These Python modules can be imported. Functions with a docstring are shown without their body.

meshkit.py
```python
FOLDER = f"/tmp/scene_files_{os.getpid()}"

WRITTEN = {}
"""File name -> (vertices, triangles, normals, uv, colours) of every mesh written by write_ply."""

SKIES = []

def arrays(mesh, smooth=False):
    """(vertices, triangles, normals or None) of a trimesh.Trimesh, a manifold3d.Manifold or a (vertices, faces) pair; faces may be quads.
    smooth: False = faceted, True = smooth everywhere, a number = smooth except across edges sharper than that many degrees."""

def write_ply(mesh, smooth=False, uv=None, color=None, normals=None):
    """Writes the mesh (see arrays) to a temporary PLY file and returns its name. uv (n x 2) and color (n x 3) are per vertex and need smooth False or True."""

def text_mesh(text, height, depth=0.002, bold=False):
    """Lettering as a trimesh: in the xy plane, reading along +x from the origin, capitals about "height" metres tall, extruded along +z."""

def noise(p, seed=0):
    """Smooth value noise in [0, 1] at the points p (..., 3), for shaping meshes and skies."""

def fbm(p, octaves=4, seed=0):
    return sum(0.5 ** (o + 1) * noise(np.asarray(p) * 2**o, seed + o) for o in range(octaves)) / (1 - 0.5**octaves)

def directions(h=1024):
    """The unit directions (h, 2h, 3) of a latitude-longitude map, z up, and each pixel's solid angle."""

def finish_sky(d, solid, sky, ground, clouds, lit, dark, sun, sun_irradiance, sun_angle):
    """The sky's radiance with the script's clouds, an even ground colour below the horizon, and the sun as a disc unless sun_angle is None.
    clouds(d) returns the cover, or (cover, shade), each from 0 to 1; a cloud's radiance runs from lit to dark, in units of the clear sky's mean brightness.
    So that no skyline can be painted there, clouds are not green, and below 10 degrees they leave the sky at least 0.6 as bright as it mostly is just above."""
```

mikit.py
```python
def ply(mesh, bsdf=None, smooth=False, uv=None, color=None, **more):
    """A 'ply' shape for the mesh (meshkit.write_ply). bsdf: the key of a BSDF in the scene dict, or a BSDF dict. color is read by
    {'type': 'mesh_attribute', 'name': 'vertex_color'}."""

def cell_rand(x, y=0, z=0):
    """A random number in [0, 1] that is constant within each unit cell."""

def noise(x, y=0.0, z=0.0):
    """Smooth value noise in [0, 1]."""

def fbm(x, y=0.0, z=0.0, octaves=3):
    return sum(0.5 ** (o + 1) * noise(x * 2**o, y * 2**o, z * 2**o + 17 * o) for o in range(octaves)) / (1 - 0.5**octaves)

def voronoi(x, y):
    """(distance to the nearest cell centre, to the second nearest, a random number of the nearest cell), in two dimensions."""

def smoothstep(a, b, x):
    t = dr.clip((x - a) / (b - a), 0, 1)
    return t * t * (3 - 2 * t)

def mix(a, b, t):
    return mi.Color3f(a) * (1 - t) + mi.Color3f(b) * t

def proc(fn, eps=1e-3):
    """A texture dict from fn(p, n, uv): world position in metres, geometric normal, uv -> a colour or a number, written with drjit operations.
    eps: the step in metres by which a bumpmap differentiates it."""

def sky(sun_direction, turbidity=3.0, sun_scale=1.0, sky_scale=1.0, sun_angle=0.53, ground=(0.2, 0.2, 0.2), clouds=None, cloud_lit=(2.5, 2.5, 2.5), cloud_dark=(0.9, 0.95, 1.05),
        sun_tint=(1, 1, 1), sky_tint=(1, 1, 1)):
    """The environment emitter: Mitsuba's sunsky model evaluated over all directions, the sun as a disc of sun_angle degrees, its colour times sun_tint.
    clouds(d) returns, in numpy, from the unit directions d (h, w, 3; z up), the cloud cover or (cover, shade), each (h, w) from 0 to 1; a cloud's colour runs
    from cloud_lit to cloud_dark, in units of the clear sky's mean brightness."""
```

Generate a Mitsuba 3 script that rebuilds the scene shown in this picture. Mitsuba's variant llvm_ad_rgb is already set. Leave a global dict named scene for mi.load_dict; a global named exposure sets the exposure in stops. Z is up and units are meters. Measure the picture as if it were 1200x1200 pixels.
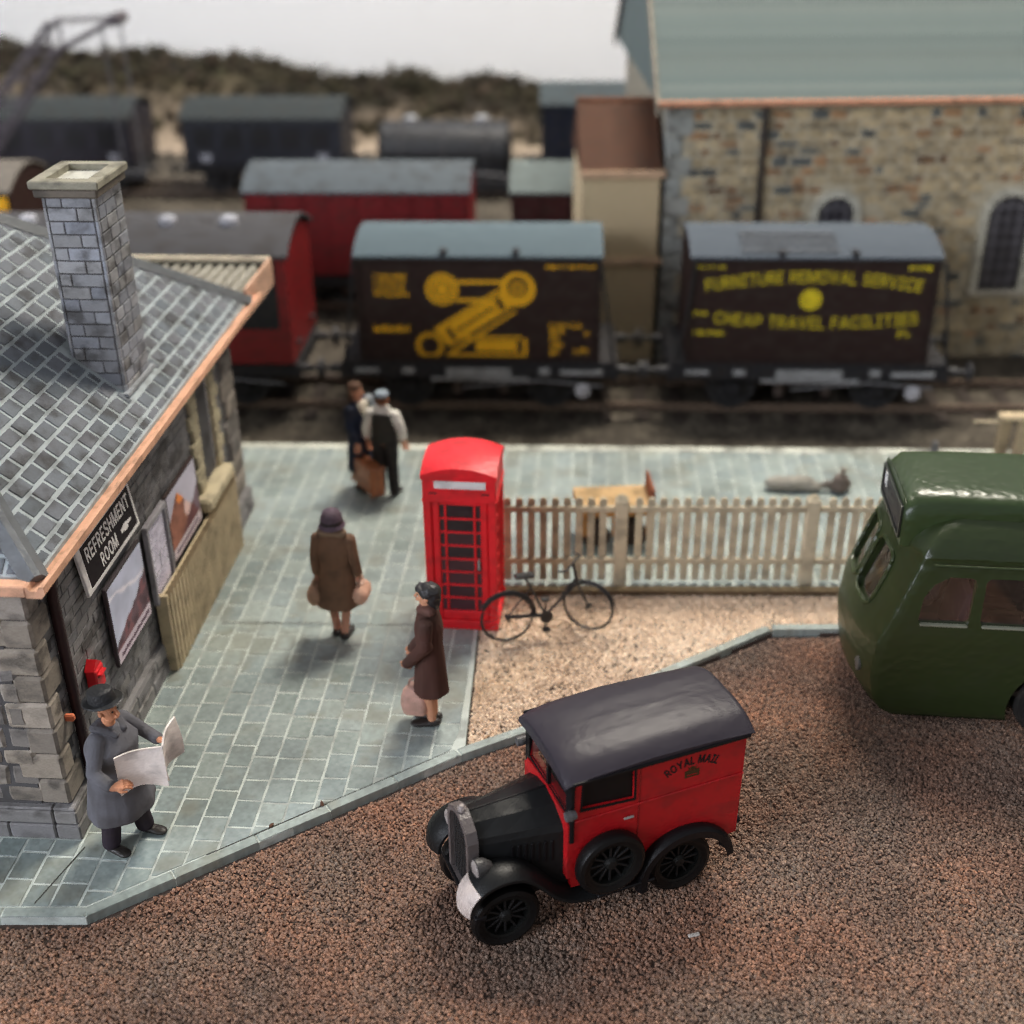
import math, random
import numpy as np, trimesh, mitsuba as mi, mikit, meshkit
import manifold3d as m3
import drjit as dr
from shapely.geometry import Polygon, box as sbox
T4 = mi.ScalarTransform4f
random.seed(7); RNG = np.random.default_rng(7)
scene, labels = {}, {}

# ---------------------------------------------------------------- camera, lamps, exposure
exposure = 1.04
PITCH, ROLL = math.radians(28.7), math.radians(0.53)
_f = np.array([0, math.cos(PITCH), -math.sin(PITCH)])
_r0 = np.array([1.0, 0, 0]); _u0 = np.cross(_r0, _f)
_up = math.sin(ROLL) * _r0 + math.cos(ROLL) * _u0
EYE = np.array([0, 0, 9.0])
scene['camera'] = {'type': 'thinlens', 'fov': math.degrees(2 * math.atan(600 / 1458)), 'aperture_radius': 0.08,
                   'focus_distance': 12.4, 'near_clip': 0.1, 'far_clip': 400.0,
                   'to_world': T4().look_at(origin=EYE.tolist(), target=(EYE + _f).tolist(), up=_up.tolist())}


def lamp(name, origin, target, w, h, rgb, label):
    scene[name] = {'type': 'rectangle', 'to_world': T4().look_at(origin=origin, target=target, up=[0, 1, 0.01]) @ T4().scale([w / 2, h / 2, 1]),
                   'emitter': {'type': 'area', 'radiance': {'type': 'rgb', 'value': list(rgb)}}, 'bsdf': {'type': 'diffuse', 'reflectance': {'type': 'rgb', 'value': 0.5}}}
    labels[name] = {'label': label, 'category': 'lamp'}


lamp('ceiling_lamp', [10, 34, 41], [0, 15, 0], 15, 9, np.array([1.0, 0.92, 0.80]) * 29, 'wide warm white ceiling lamp hanging above the layout')
lamp('window_lamp', [-38, -20, 20], [0, 15, 0], 30, 24, np.array([0.90, 0.95, 1.06]) * 4.6, 'tall cool daylight window lamp at the left behind the viewer')
lamp('backdrop_lamp', [-16, 46, 26], [-16, 56, 2], 44, 3, np.array([0.97, 0.96, 0.98]) * 6.0, 'long strip lamp above the white backdrop board')
scene['room_light'] = {'type': 'constant', 'radiance': {'type': 'rgb', 'value': [0.16, 0.16, 0.166]}}


# ---------------------------------------------------------------- helpers
def lin(*c):
    c = np.array(c[0] if len(c) == 1 else c, float) / 255
    return np.where(c < 0.04045, c / 12.92, ((c + 0.055) / 1.055) ** 2.4)


def frame(o, ang, z=0.0):
    """4x4: local x along angle (degrees from world +x), y left of it, z up."""
    a = math.radians(ang)
    M = np.eye(4); M[:3, 0] = [math.cos(a), math.sin(a), 0]; M[:3, 1] = [-math.sin(a), math.cos(a), 0]
    M[:3, 3] = [o[0], o[1], o[2] if len(o) > 2 else z]
    return M


def axes(o, x, y, z):
    M = np.eye(4); M[:3, 0], M[:3, 1], M[:3, 2], M[:3, 3] = x, y, z, o
    return M


def tr(x=0, y=0, z=0):
    M = np.eye(4); M[:3, 3] = [x, y, z]; return M


def rot(axis, deg):
    return trimesh.transformations.rotation_matrix(math.radians(deg), axis)


ID = np.eye(4)


def numbered(k):
    if k not in scene and k not in labels and not any(x.startswith(k + '__') for x in TOPS.get(k, ())):
        return k
    i = 1
    while f'{k}_{i:03d}' in scene or f'{k}_{i:03d}' in labels or f'{k}_{i:03d}' in TOPS:
        i += 1
    return f'{k}_{i:03d}'


TOPS = {}


def tm(m):
    if hasattr(m, 'to_mesh'):
        q = m.to_mesh()
        return trimesh.Trimesh(np.array(q.vert_properties[:, :3], float), np.array(q.tri_verts), process=False)
    if isinstance(m, (tuple, list)):
        f = np.asarray(m[1])
        if f.shape[1] == 4:
            f = np.vstack([f[:, [0, 1, 2]], f[:, [0, 2, 3]]])
        return trimesh.Trimesh(np.asarray(m[0], float), f, process=False)
    return m


def add(name, mesh, mat, col=None, M=ID, parent=None, smooth=False, var=0.0, label=None, cat=None, group=None, kind=None):
    """One shape = one entry. col: a linear colour, or a function (vertices in local space) -> colours. smooth: angle."""
    k = numbered((parent + '__' if parent else '') + name)
    m = tm(mesh)
    if isinstance(m, list):
        m = trimesh.util.concatenate(m)
    n = None
    if smooth:
        m = trimesh.Trimesh(m.vertices, m.faces, process=False); m.merge_vertices()
        if smooth is not True:
            m = trimesh.graph.smooth_shade(m, angle=math.radians(smooth), facet_minarea=None)
    v = np.array(m.vertices)
    c = None
    if mat in MATS:
        mat, fn = MATS[mat]
        if col is None: col = fn(0.5, 0.5)
    if col is not None:
        if mat == 'print_vc':
            c = dict(color=np.asarray(col(v) if callable(col) else np.broadcast_to(np.asarray(col, float), (len(v), 3))))
            if var: c['color'] = c['color'] * (1 + var * (meshkit.fbm(v * 6.0 + hash_(k), 3) - 0.5) * 2)[:, None]
        else:
            c = dict(uv=np.tile(pack(col), (len(v), 1)))
    v = v @ M[:3, :3].T + M[:3, 3]
    f = np.array(m.faces)
    if np.linalg.det(M[:3, :3]) < 0:
        f = f[:, ::-1]
    scene[k] = mikit.ply((v, f), mat, smooth=bool(smooth), **(c or {}))
    if label:
        labels[k] = {'label': label, 'category': cat}
        if group: labels[k]['group'] = group
    if kind:
        labels.setdefault(k, {})['kind'] = kind
    return k


def hash_(s):
    return (sum(ord(ch) * (i + 1) for i, ch in enumerate(s)) % 1000) * 0.37


def thing(name, label, cat, group=None):
    k = numbered(name); TOPS[k] = ()
    labels[k] = {'label': label, 'category': cat}
    if group: labels[k]['group'] = group
    return k


def bx(x0, x1, y0, y1, z0, z1):
    return trimesh.creation.box(bounds=[[min(x0, x1), min(y0, y1), min(z0, z1)], [max(x0, x1), max(y0, y1), max(z0, z1)]])


def cbx(x0, x1, y0, y1, z0, z1, c=0.015):
    """box with chamfered edges"""
    p = []
    for sx in (0, 1):
        for sy in (0, 1):
            for sz in (0, 1):
                q = np.array([(x0, x1)[sx], (y0, y1)[sy], (z0, z1)[sz]], float)
                d = np.array([c * (1 - 2 * sx), c * (1 - 2 * sy), c * (1 - 2 * sz)])
                for k in range(3):
                    e = d.copy(); e[k] = 0; p.append(q + e)
    return trimesh.convex.convex_hull(np.array(p))


def tube(pts, r, n=8):
    p = np.asarray(pts, float)
    t = np.gradient(p, axis=0); t /= np.linalg.norm(t, axis=1, keepdims=True) + 1e-12
    a = np.cross(t, np.where(np.abs(t[:, 2:]) < 0.9, [0, 0, 1.0], [1.0, 0, 0])); a /= np.linalg.norm(a, axis=1, keepdims=True) + 1e-12
    b = np.cross(t, a); ang = np.arange(n) * 2 * np.pi / n
    rr = np.broadcast_to(r, (len(p),))[:, None, None]
    rings = p[:, None] + rr * (np.cos(ang)[None, :, None] * a[:, None] + np.sin(ang)[None, :, None] * b[:, None])
    return loft(list(rings))


def loft(rings, caps=True, closed=True):
    n = len(rings[0]); v = np.vstack(rings); f = []
    for i in range(len(rings) - 1):
        for j in range(n if closed else n - 1):
            a, b = i * n + j, i * n + (j + 1) % n
            f += [[a, b, b + n], [a, b + n, a + n]]
    if caps:
        c0, c1 = len(v), len(v) + 1
        v = np.vstack([v, rings[0].mean(0), rings[-1].mean(0)]); o = (len(rings) - 1) * n
        for j in range(n):
            f += [[c0, (j + 1) % n, j], [c1, o + j, o + (j + 1) % n]]
    m = trimesh.Trimesh(v, f, process=False)
    if caps and m.volume < 0: m.invert()
    return m


def lathe(prof, n=24):
    """profile [(r, z)] about z"""
    ang = np.arange(n) * 2 * np.pi / n
    return loft([np.c_[r * np.cos(ang), r * np.sin(ang), np.full(n, z)] for r, z in prof])


def polys(p):
    if p.geom_type == 'Polygon': return [p] if p.area > 1e-6 else []
    return [q for g in getattr(p, 'geoms', []) for q in polys(g)]


def prism(poly, h0, h1):
    """poly in xy, extruded along z from h0 to h1"""
    P = Polygon(poly) if isinstance(poly, list) else poly
    ms = []
    for q in polys(P):
        m = trimesh.creation.extrude_polygon(q, h1 - h0, engine='earcut'); m.apply_translation([0, 0, h0]); ms.append(m)
    return trimesh.util.concatenate(ms)


XZ = axes([0, 0, 0], [1, 0, 0], [0, 0, 1], [0, -1, 0])      # local xy -> world xz, extrusion towards -y (the camera side)


def on(m, M):
    m = tm(m).copy(); m.apply_transform(M); return m


def cat_(*ms):
    out = []
    for m in ms:
        out += m if isinstance(m, list) else [m]
    return trimesh.util.concatenate([tm(m) for m in out])


def man(m):
    m = tm(m).copy(); m.merge_vertices()
    if m.volume < 0: m.invert()
    return m3.Manifold(m3.Mesh(np.asarray(m.vertices, np.float32), np.asarray(m.faces, np.uint32)))


def pad(poly, w0, w1, c):
    """convex polygon (n x 2) as a pillow: base at w0, chamfered top at w1 (local z)"""
    p = np.asarray(poly, float); n = len(p); ctr = p.mean(0); d = p - ctr
    q = ctr + d * np.maximum(0.3, 1 - c * 1.3 / (np.linalg.norm(d, axis=1, keepdims=True) + 1e-9))
    v = np.vstack([np.c_[p, np.full(n, w0)], np.c_[p, np.full(n, w1 - c)], np.c_[q, np.full(n, w1)]]); f = []
    for k in (0, n):
        for j in range(n):
            a, b = k + j, k + (j + 1) % n
            f += [[a, b, b + n], [a, b + n, a + n]]
    f += [[2 * n, 2 * n + j, 2 * n + j + 1] for j in range(1, n - 1)]
    m = trimesh.Trimesh(v, f, process=False)
    return m


def quadj(u0, u1, v0, v1, j=0.0):
    q = np.array([[u0, v0], [u1, v0], [u1, v1], [u0, v1]], float)
    return q + RNG.uniform(-j, j, (4, 2))


def pieces(holder, name, items, mat, M, keep=300, size=None):
    """items: (mesh, u, v) each one entry, u and v the tone; past `keep` the smallest/farthest join one stuff part"""
    mat, fn = MATS.get(mat, (mat, None))

    def attr(n, u, v):
        return dict(uv=np.tile([u, v], (n, 1))) if fn is None else dict(uv=np.tile(pack(fn(u, v)), (n, 1)))
    if size is not None:
        order = np.argsort(-np.asarray(size)); items = [items[i] for i in order]
    for i, (m, u, v) in enumerate(items[:keep]):
        m = tm(m); vv = m.vertices @ M[:3, :3].T + M[:3, 3]
        scene[f'{holder}__{name}' + (f'_{i:03d}' if i else '')] = mikit.ply((vv, m.faces), mat, **attr(len(vv), u, v))
    rest = items[keep:]
    if rest:
        ms = [tm(m) for m, _, _ in rest]; at = [attr(len(a.vertices), u, v) for a, (_, u, v) in zip(ms, rest)]; at = {q: np.vstack([d[q] for d in at]) for q in at[0]}
        m = trimesh.util.concatenate(ms)
        k = f'{holder}__far_{name}s'
        scene[k] = mikit.ply((m.vertices @ M[:3, :3].T + M[:3, 3], m.faces), mat, **at)
        labels[k] = {'kind': 'stuff'}


# ---------------------------------------------------------------- materials
noise, fbm, voronoi, sstep, mix, cellr = mikit.noise, mikit.fbm, mikit.voronoi, mikit.smoothstep, mikit.mix, mikit.cell_rand


def pack(c):
    """a linear colour as a uv pair (meshes that share a BSDF then stay one mesh for the renderer)"""
    c = np.clip(np.asarray(c, float), 0.004, 0.985)
    return np.array([c[0], math.floor(c[1] * 1000) + c[2]])


def unpack(p, n, uv):
    g = dr.floor(uv.y)
    return mi.Color3f(uv.x, g * 0.001 + 0.0005, uv.y - g)


VC = {'type': 'mesh_attribute', 'name': 'vertex_color'}
UVC = mikit.proc(unpack)


def bsdf(name, color, rough=0.7, spec=0.4, bump=None, bscale=1.0, eps=0.004, **kw):
    b = {'type': 'principled', 'base_color': color if isinstance(color, dict) else {'type': 'rgb', 'value': [float(x) for x in color]}, 'roughness': rough, 'specular': spec, **kw}
    if bump is not None:
        b = {'type': 'bumpmap', 'arbitrary': mikit.proc(bump, eps), 'scale': bscale, 'bsdf': b}
    scene[name] = {'type': 'twosided', 'bsdf': b}


def fine(p, n, uv): return fbm(p.x * 45, p.y * 45, p.z * 45, 2) * 0.006
def lumpy(p, n, uv): return noise(p.x * 17, p.y * 17, p.z * 17) * 0.006


def grimed(name, rough, spec, dirt, amount, bump, **kw):
    def w(p, n, uv):
        return sstep(0.42, 0.78, fbm(p.x * 5 + 3, p.y * 5, p.z * 6 + 9, 3)) * amount + noise(p.x * 60, p.y * 60, p.z * 60) * amount * 0.4
    a = {'type': 'principled', 'base_color': UVC, 'roughness': rough, 'specular': spec, **kw}
    b = {'type': 'diffuse', 'reflectance': {'type': 'rgb', 'value': list(dirt)}}
    scene[name] = {'type': 'twosided', 'bsdf': {'type': 'bumpmap', 'arbitrary': mikit.proc(bump, 0.004), 'scale': 1.0,
                   'bsdf': {'type': 'blendbsdf', 'weight': mikit.proc(w), 'bsdf_0': a, 'bsdf_1': b}}}


grimed('matt_paint', 0.75, 0.3, (0.05, 0.042, 0.035), 0.35, fine)
grimed('stone', 0.72, 0.3, (0.06, 0.056, 0.052), 0.6, fine)
grimed('satin_paint', 0.42, 0.45, (0.04, 0.036, 0.03), 0.25, fine)
grimed('gloss_paint', 0.30, 0.5, (0.04, 0.04, 0.03), 0.14, lumpy)
bsdf('black_paint', UVC, 0.42, 0.22, lambda p, n, uv: fbm(p.x * 11, p.y * 11, p.z * 11, 2) * 0.006)
bsdf('print_ink', UVC, 0.6, 0.3)
bsdf('print_vc', VC, 0.8, 0.2)
bsdf('grain', UVC, 0.85, 0.3)
scene['dark_glass'] = {'type': 'thindielectric', 'int_ior': 1.5}


def slab_fn(p, n, uv):
    g = fbm(p.x * 1.3, p.y * 1.3, 3, 3); h = fbm(p.x * 22, p.y * 22, 1, 2); s = sstep(0.5, 0.75, fbm(p.x * 2.6 + 40, p.y * 2.6, 0, 3))
    c = mix((0.205, 0.25, 0.235), (0.285, 0.33, 0.305), uv.x)
    c = c * (1 - uv.y * 0.4) + mi.Color3f(0.22, 0.27, 0.29) * uv.y * 0.4
    c = c * (0.62 + 0.76 * g) * (0.8 + 0.4 * h)
    return c * (1 - 0.45 * s) + mi.Color3f(0.20, 0.19, 0.14) * s * 0.45


bsdf('slab_paint', mikit.proc(slab_fn), 0.38, 0.5, fine)
bsdf('ballast', mikit.proc(lambda p, n, uv: mix((0.03, 0.025, 0.02), (0.15, 0.13, 0.10), voronoi(p.x * 16, p.y * 16)[2] * fbm(p.x * 2, p.y * 2, 0, 3) * 1.5)), 0.9, 0.2)
bsdf('far_dirt', mikit.proc(lambda p, n, uv: mix((0.07, 0.055, 0.042), (0.32, 0.255, 0.185), sstep(0.3, 0.62, fbm(p.x * 0.35, p.y * 0.7, 0, 3)))), 0.95, 0.15)


def tone(base, spread, warm, bs='stone'):
    B, Wm = np.array(base), np.array(warm)
    return bs, lambda u, v: (B * (1 - v) + Wm * v) * (1 - spread + 2 * spread * u)


def rubble(u, v):
    c = np.array([0.12, 0.13, 0.125]) if v < 0.1 else np.array([0.40, 0.235, 0.12]) if v > 0.78 else np.array([0.53, 0.42, 0.25])
    return c * (0.72 + 0.55 * u)


MATS = {'slate': tone((0.135, 0.16, 0.185), 0.14, (0.165, 0.175, 0.20)), 'slate_joint': tone((0.40, 0.45, 0.47), 0, (0.40, 0.45, 0.47), 'matt_paint'),
        'grey_stone': tone((0.215, 0.21, 0.215), 0.14, (0.235, 0.225, 0.215)), 'chimney_stone': tone((0.28, 0.30, 0.345), 0.2, (0.34, 0.34, 0.34)),
        'tan_stone': tone((0.24, 0.225, 0.215), 0.3, (0.36, 0.31, 0.25)), 'rubble_stone': ('stone', rubble), 'mortar': tone((0.54, 0.475, 0.345), 0, (0.54, 0.475, 0.345), 'matt_paint'),
        'dark_mortar': tone((0.09, 0.087, 0.09), 0, (0.09, 0.087, 0.09)), 'grout': tone((0.52, 0.57, 0.53), 0, (0.52, 0.57, 0.53), 'matt_paint'),
        'white_coping': tone((0.60, 0.61, 0.53), 0.15, (0.66, 0.66, 0.56)), 'yard_dirt': tone((0.075, 0.052, 0.042), 0, (0.075, 0.052, 0.042), 'grain'),
        'board_white': tone((0.84, 0.84, 0.84), 0, (0.84, 0.84, 0.84), 'grain'), 'shed_slate': tone((0.125, 0.16, 0.155), 0.12, (0.15, 0.18, 0.17), 'grain'), 'moss': ('print_vc', None)}

# ---------------------------------------------------------------- the frames of the place
TRACK = frame((0, 18.72, 0), -2.45)          # x along the platform edge, y away from the camera
STN = frame((-4.41, 9.54, 0), -4.0)          # x out of the wall, y along the wall
SHED = frame((3.14, 25.0, -1.1), 0.8)
YARD_Z, RAIL_Z, LOW_Z = -0.08, -0.9, -1.1


def tpt(x, y): return (TRACK @ [x, y, 0, 1])[:2]


# ---------------------------------------------------------------- ground, platform, kerb
add('ground', bx(-60, 60, -12, 70, -1.6, LOW_Z), 'far_dirt', kind='structure')
far_edge_l, far_edge_r = tpt(-16, 0), tpt(16, 0)
KERB = [(-9.0, 8.45), (-4.89, 8.53), (-4.08, 8.52), (-2.6, 9.5), (-0.59, 10.83), (0.37, 11.34), (3.32, 13.23), (6.0, 13.22), (9.5, 13.2)]
yard = Polygon([(-14, 2.5), (12, 2.5), (12, 13.2), *reversed(KERB), (-14, 8.45)])
add('yard', prism(yard, -1.2, YARD_Z - 0.025), 'yard_dirt', kind='structure')
plat = Polygon([(-16, 8.45), *KERB[:5], (-0.55, 11.0), (-0.45, 13.36), (-0.1, 14.22), (10, 14.1), tuple(far_edge_r), tuple(far_edge_l)])
add('platform', prism(plat, -1.2, -0.005), 'grout', kind='structure')
tan = Polygon([(-0.56, 10.86), (0.37, 11.34), (3.32, 13.23), (9.5, 13.2), (10, 14.1), (-0.1, 14.22), (-0.44, 13.36), (-0.54, 11.0)])
add('gravel_bed', prism(tan, -1.2, -0.05), 'yard_dirt', kind='structure')

# paving slabs: rows along the station wall, clipped to the platform
Pin = plat.buffer(-0.14).union(Polygon([(-0.6, 11.2), (-0.5, 13.4), (-3, 14), (-3, 11)]).intersection(plat.buffer(-0.012)))
Pin = Pin.difference(sbox(-30, 13.47, -0.0, 13.5)) if False else Pin
Pl = Polygon([tuple((np.linalg.inv(STN) @ [x, y, 0, 1])[:2]) for x, y in Pin.exterior.coords])
Pl = Pl.difference(sbox(-8, 0.0, 0.0, 7.1)).difference(sbox(-0.2, 3.94, 1.9, 3.958))
slabs, sizes = [], []
RW = 0.282
for i in range(int(-3.2 / RW), int(15.5 / RW)):
    a0 = i * RW; b = -1.6 + RNG.uniform(-0.35, 0)
    while b < 9.6:
        L = RNG.uniform(0.32, 0.42)
        qq = sbox(a0 + 0.013, b + 0.012, a0 + RW - 0.013, b + L - 0.012).intersection(Pl)
        b += L
        for q in polys(qq):
            if q.area < 0.003: continue
            q = np.array(q.convex_hull.exterior.coords)[:-1]
            if not Polygon(q).exterior.is_ccw: q = q[::-1]
            w = (STN @ np.r_[q.mean(0), 0, 1])[:2]
            if w[0] > 1.15 * (w[1] + 4) * 0.42 + 1.5 or w[0] < -5.6: continue
            m = pad(q + RNG.uniform(-0.004, 0.004, q.shape), -0.03, RNG.uniform(-0.002, 0.0015), 0.003)
            slabs.append((m, RNG.random(), RNG.random())); sizes.append(1 / (w[0] ** 2 + w[1] ** 2))
pieces('platform', 'slab', slabs, 'slab_paint', STN, 300, sizes)

# dark seams between the sections of the platform
def seam(p0, p1, w=.016):
    p0, p1 = np.array(p0, float), np.array(p1, float); d = (p1 - p0) / np.linalg.norm(p1 - p0); n_ = np.array([-d[1], d[0]]) * w / 2
    add('seam', prism(Polygon([p0 - n_, p1 - n_, p1 + n_, p0 + n_]), -.01, .0035), 'print_ink', (.06, .065, .06), ID, 'platform')


seam((-3.78, 13.52), (-2.3, 13.46)); seam((-2.3, 13.46), (-1.2, 13.42), .010); seam((-4.36, 9.45), (-4.62, 8.70), .012); seam((-3.1, 9.32), (-.72, 10.89), .014)
# white coping along the platform edge
cop = []
for i in range(22):
    x = -9 + i * 0.93
    cop.append((pad(quadj(x, x + 0.92, -0.16, 0.03, 0.004), -0.05, 0.006 + RNG.uniform(0, .004), 0.01), RNG.random(), 0))
pieces('platform', 'coping', cop, 'white_coping', TRACK)

# kerb strips that border the yard
kb = []
for (x0, y0), (x1, y1) in zip(KERB[:-1], KERB[1:]):
    L = math.hypot(x1 - x0, y1 - y0); d = np.array([x1 - x0, y1 - y0]) / L; nrm = np.array([-d[1], d[0]])
    n = max(1, round(L / 0.95))
    for k in range(n):
        s0, s1 = L * k / n + 0.004, L * (k + 1) / n - 0.004
        A = np.array([x0, y0])
        p = np.array([A + d * s0, A + d * s1, A + d * s1 + nrm * 0.115, A + d * s0 + nrm * 0.115]) + RNG.uniform(-.004, .004, (4, 2))
        kb.append((pad(p, -0.2, 0.004 + RNG.uniform(0, .006), 0.012), 0.8 + 0.4 * RNG.random(), RNG.random() * .5))
pieces('platform', 'kerb_stone', kb, 'slab_paint', ID)


# loose grains
def icos():
    m = trimesh.creation.icosahedron(); return np.array(m.vertices), np.array(m.faces)


def grains(poly, n, r0, r1, z, cols, seed, xlim, ylim, lift=0.3, hue=None, big=False):
    g = np.random.default_rng(seed); o_ = trimesh.creation.icosphere(subdivisions=0) if big else None
    V = np.array(o_.vertices) if big else np.array([[1, 0, 0], [-1, 0, 0], [0, 1, 0], [0, -1, 0], [0, 0, 1], [0, 0, -1.0]])
    F = np.array(o_.faces) if big else np.array([[0, 2, 4], [2, 1, 4], [1, 3, 4], [3, 0, 4], [2, 0, 5], [1, 2, 5], [3, 1, 5], [0, 3, 5]])
    nv = len(V)
    x = g.uniform(*xlim, n * 3); y = g.uniform(*ylim, n * 3)
    from shapely import contains_xy
    ok = contains_xy(poly, x, y) & (np.abs(x) < 0.47 * (y * 0.88 + 4.4) + 0.6)
    x, y = x[ok][:n], y[ok][:n]; n = len(x)
    r = r0 * (r1 / r0) ** g.random(n)
    s = r[:, None] * g.uniform(0.62, 1.25, (n, 3))
    q = g.normal(size=(n, 4)); q /= np.linalg.norm(q, axis=1, keepdims=True); w, a, b, c = q.T
    R = np.array([[1 - 2 * (b * b + c * c), 2 * (a * b - c * w), 2 * (a * c + b * w)], [2 * (a * b + c * w), 1 - 2 * (a * a + c * c), 2 * (b * c - a * w)],
                  [2 * (a * c - b * w), 2 * (b * c + a * w), 1 - 2 * (a * a + b * b)]]).transpose(2, 0, 1)
    vv = V[None] * (1 + g.uniform(-0.22, 0.22, (n, nv, 1))) * s[:, None]
    vv = np.einsum('nij,nkj->nki', R, vv)
    zz = z + r * lift + g.random(n) ** 2.5 * 0.022
    vv += np.stack([x, y, zz], 1)[:, None]
    patch = meshkit.fbm(np.c_[x * 0.7, y * 0.7, 0 * x], 3, seed)
    t = np.clip(g.random(n) * 0.7 + (patch - 0.5) * 1.1 + 0.1, 0, 0.999) * (len(cols) - 1)
    i = t.astype(int); C = np.asarray(cols); c = C[i] * (1 - (t - i))[:, None] + C[i + 1] * (t - i)[:, None]
    c *= g.uniform(0.76, 1.24, (n, 1))
    if hue is not None:
        hp = meshkit.fbm(np.c_[x * 1.1 + 30, y * 1.1, 0 * x], 3, seed + 5)[:, None] - 0.5; c = np.clip(c * (1 + np.array(hue) * np.clip(hp * 3 + g.normal(size=(n, 1)) * .25, -1, 1)), .004, .98)
    f = (F[None] + (np.arange(n) * nv)[:, None, None]).reshape(-1, 3)
    return vv.reshape(-1, 3), f, np.repeat(np.c_[np.clip(c[:, 0], .004, .985), np.floor(np.clip(c[:, 1], .004, .985) * 1000) + np.clip(c[:, 2], .004, .985)], nv, 0)


yl = Polygon([(-14, 5), (12, 5), (12, 13.14), (6, 13.16), (3.32, 13.17), (0.37, 11.28), (-0.59, 10.77), (-2.6, 9.44), (-4.05, 8.47), (-14, 8.4)])
v, f, c = grains(yl, 150000, 0.012, 0.026, YARD_Z - 0.025, [(0.135, 0.088, 0.067), (0.205, 0.136, 0.103), (0.265, 0.168, 0.122), (0.36, 0.205, 0.135)], 3, (-6.5, 7.5), (6.7, 13.2), 0.35, (0.12, -0.03, -0.10))
scene['brown_gravel'] = mikit.ply((v, f), 'grain', uv=c)
labels['brown_gravel'] = {'label': 'loose brown ballast grains covering the station yard', 'category': 'gravel', 'kind': 'stuff'}
v, f, c = grains(tan.buffer(-0.02), 32000, 0.013, 0.028, -0.05, [(0.40, 0.28, 0.19), (0.62, 0.475, 0.345), (0.76, 0.60, 0.45), (0.82, 0.70, 0.55)], 4, (-0.7, 7.5), (10.8, 14.3), 0.5)
scene['tan_gravel'] = mikit.ply((v, f), 'grain', uv=c)
labels['tan_gravel'] = {'label': 'pale tan gravel filling the corner between phone box, fence and kerb', 'category': 'gravel', 'kind': 'stuff'}
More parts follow.
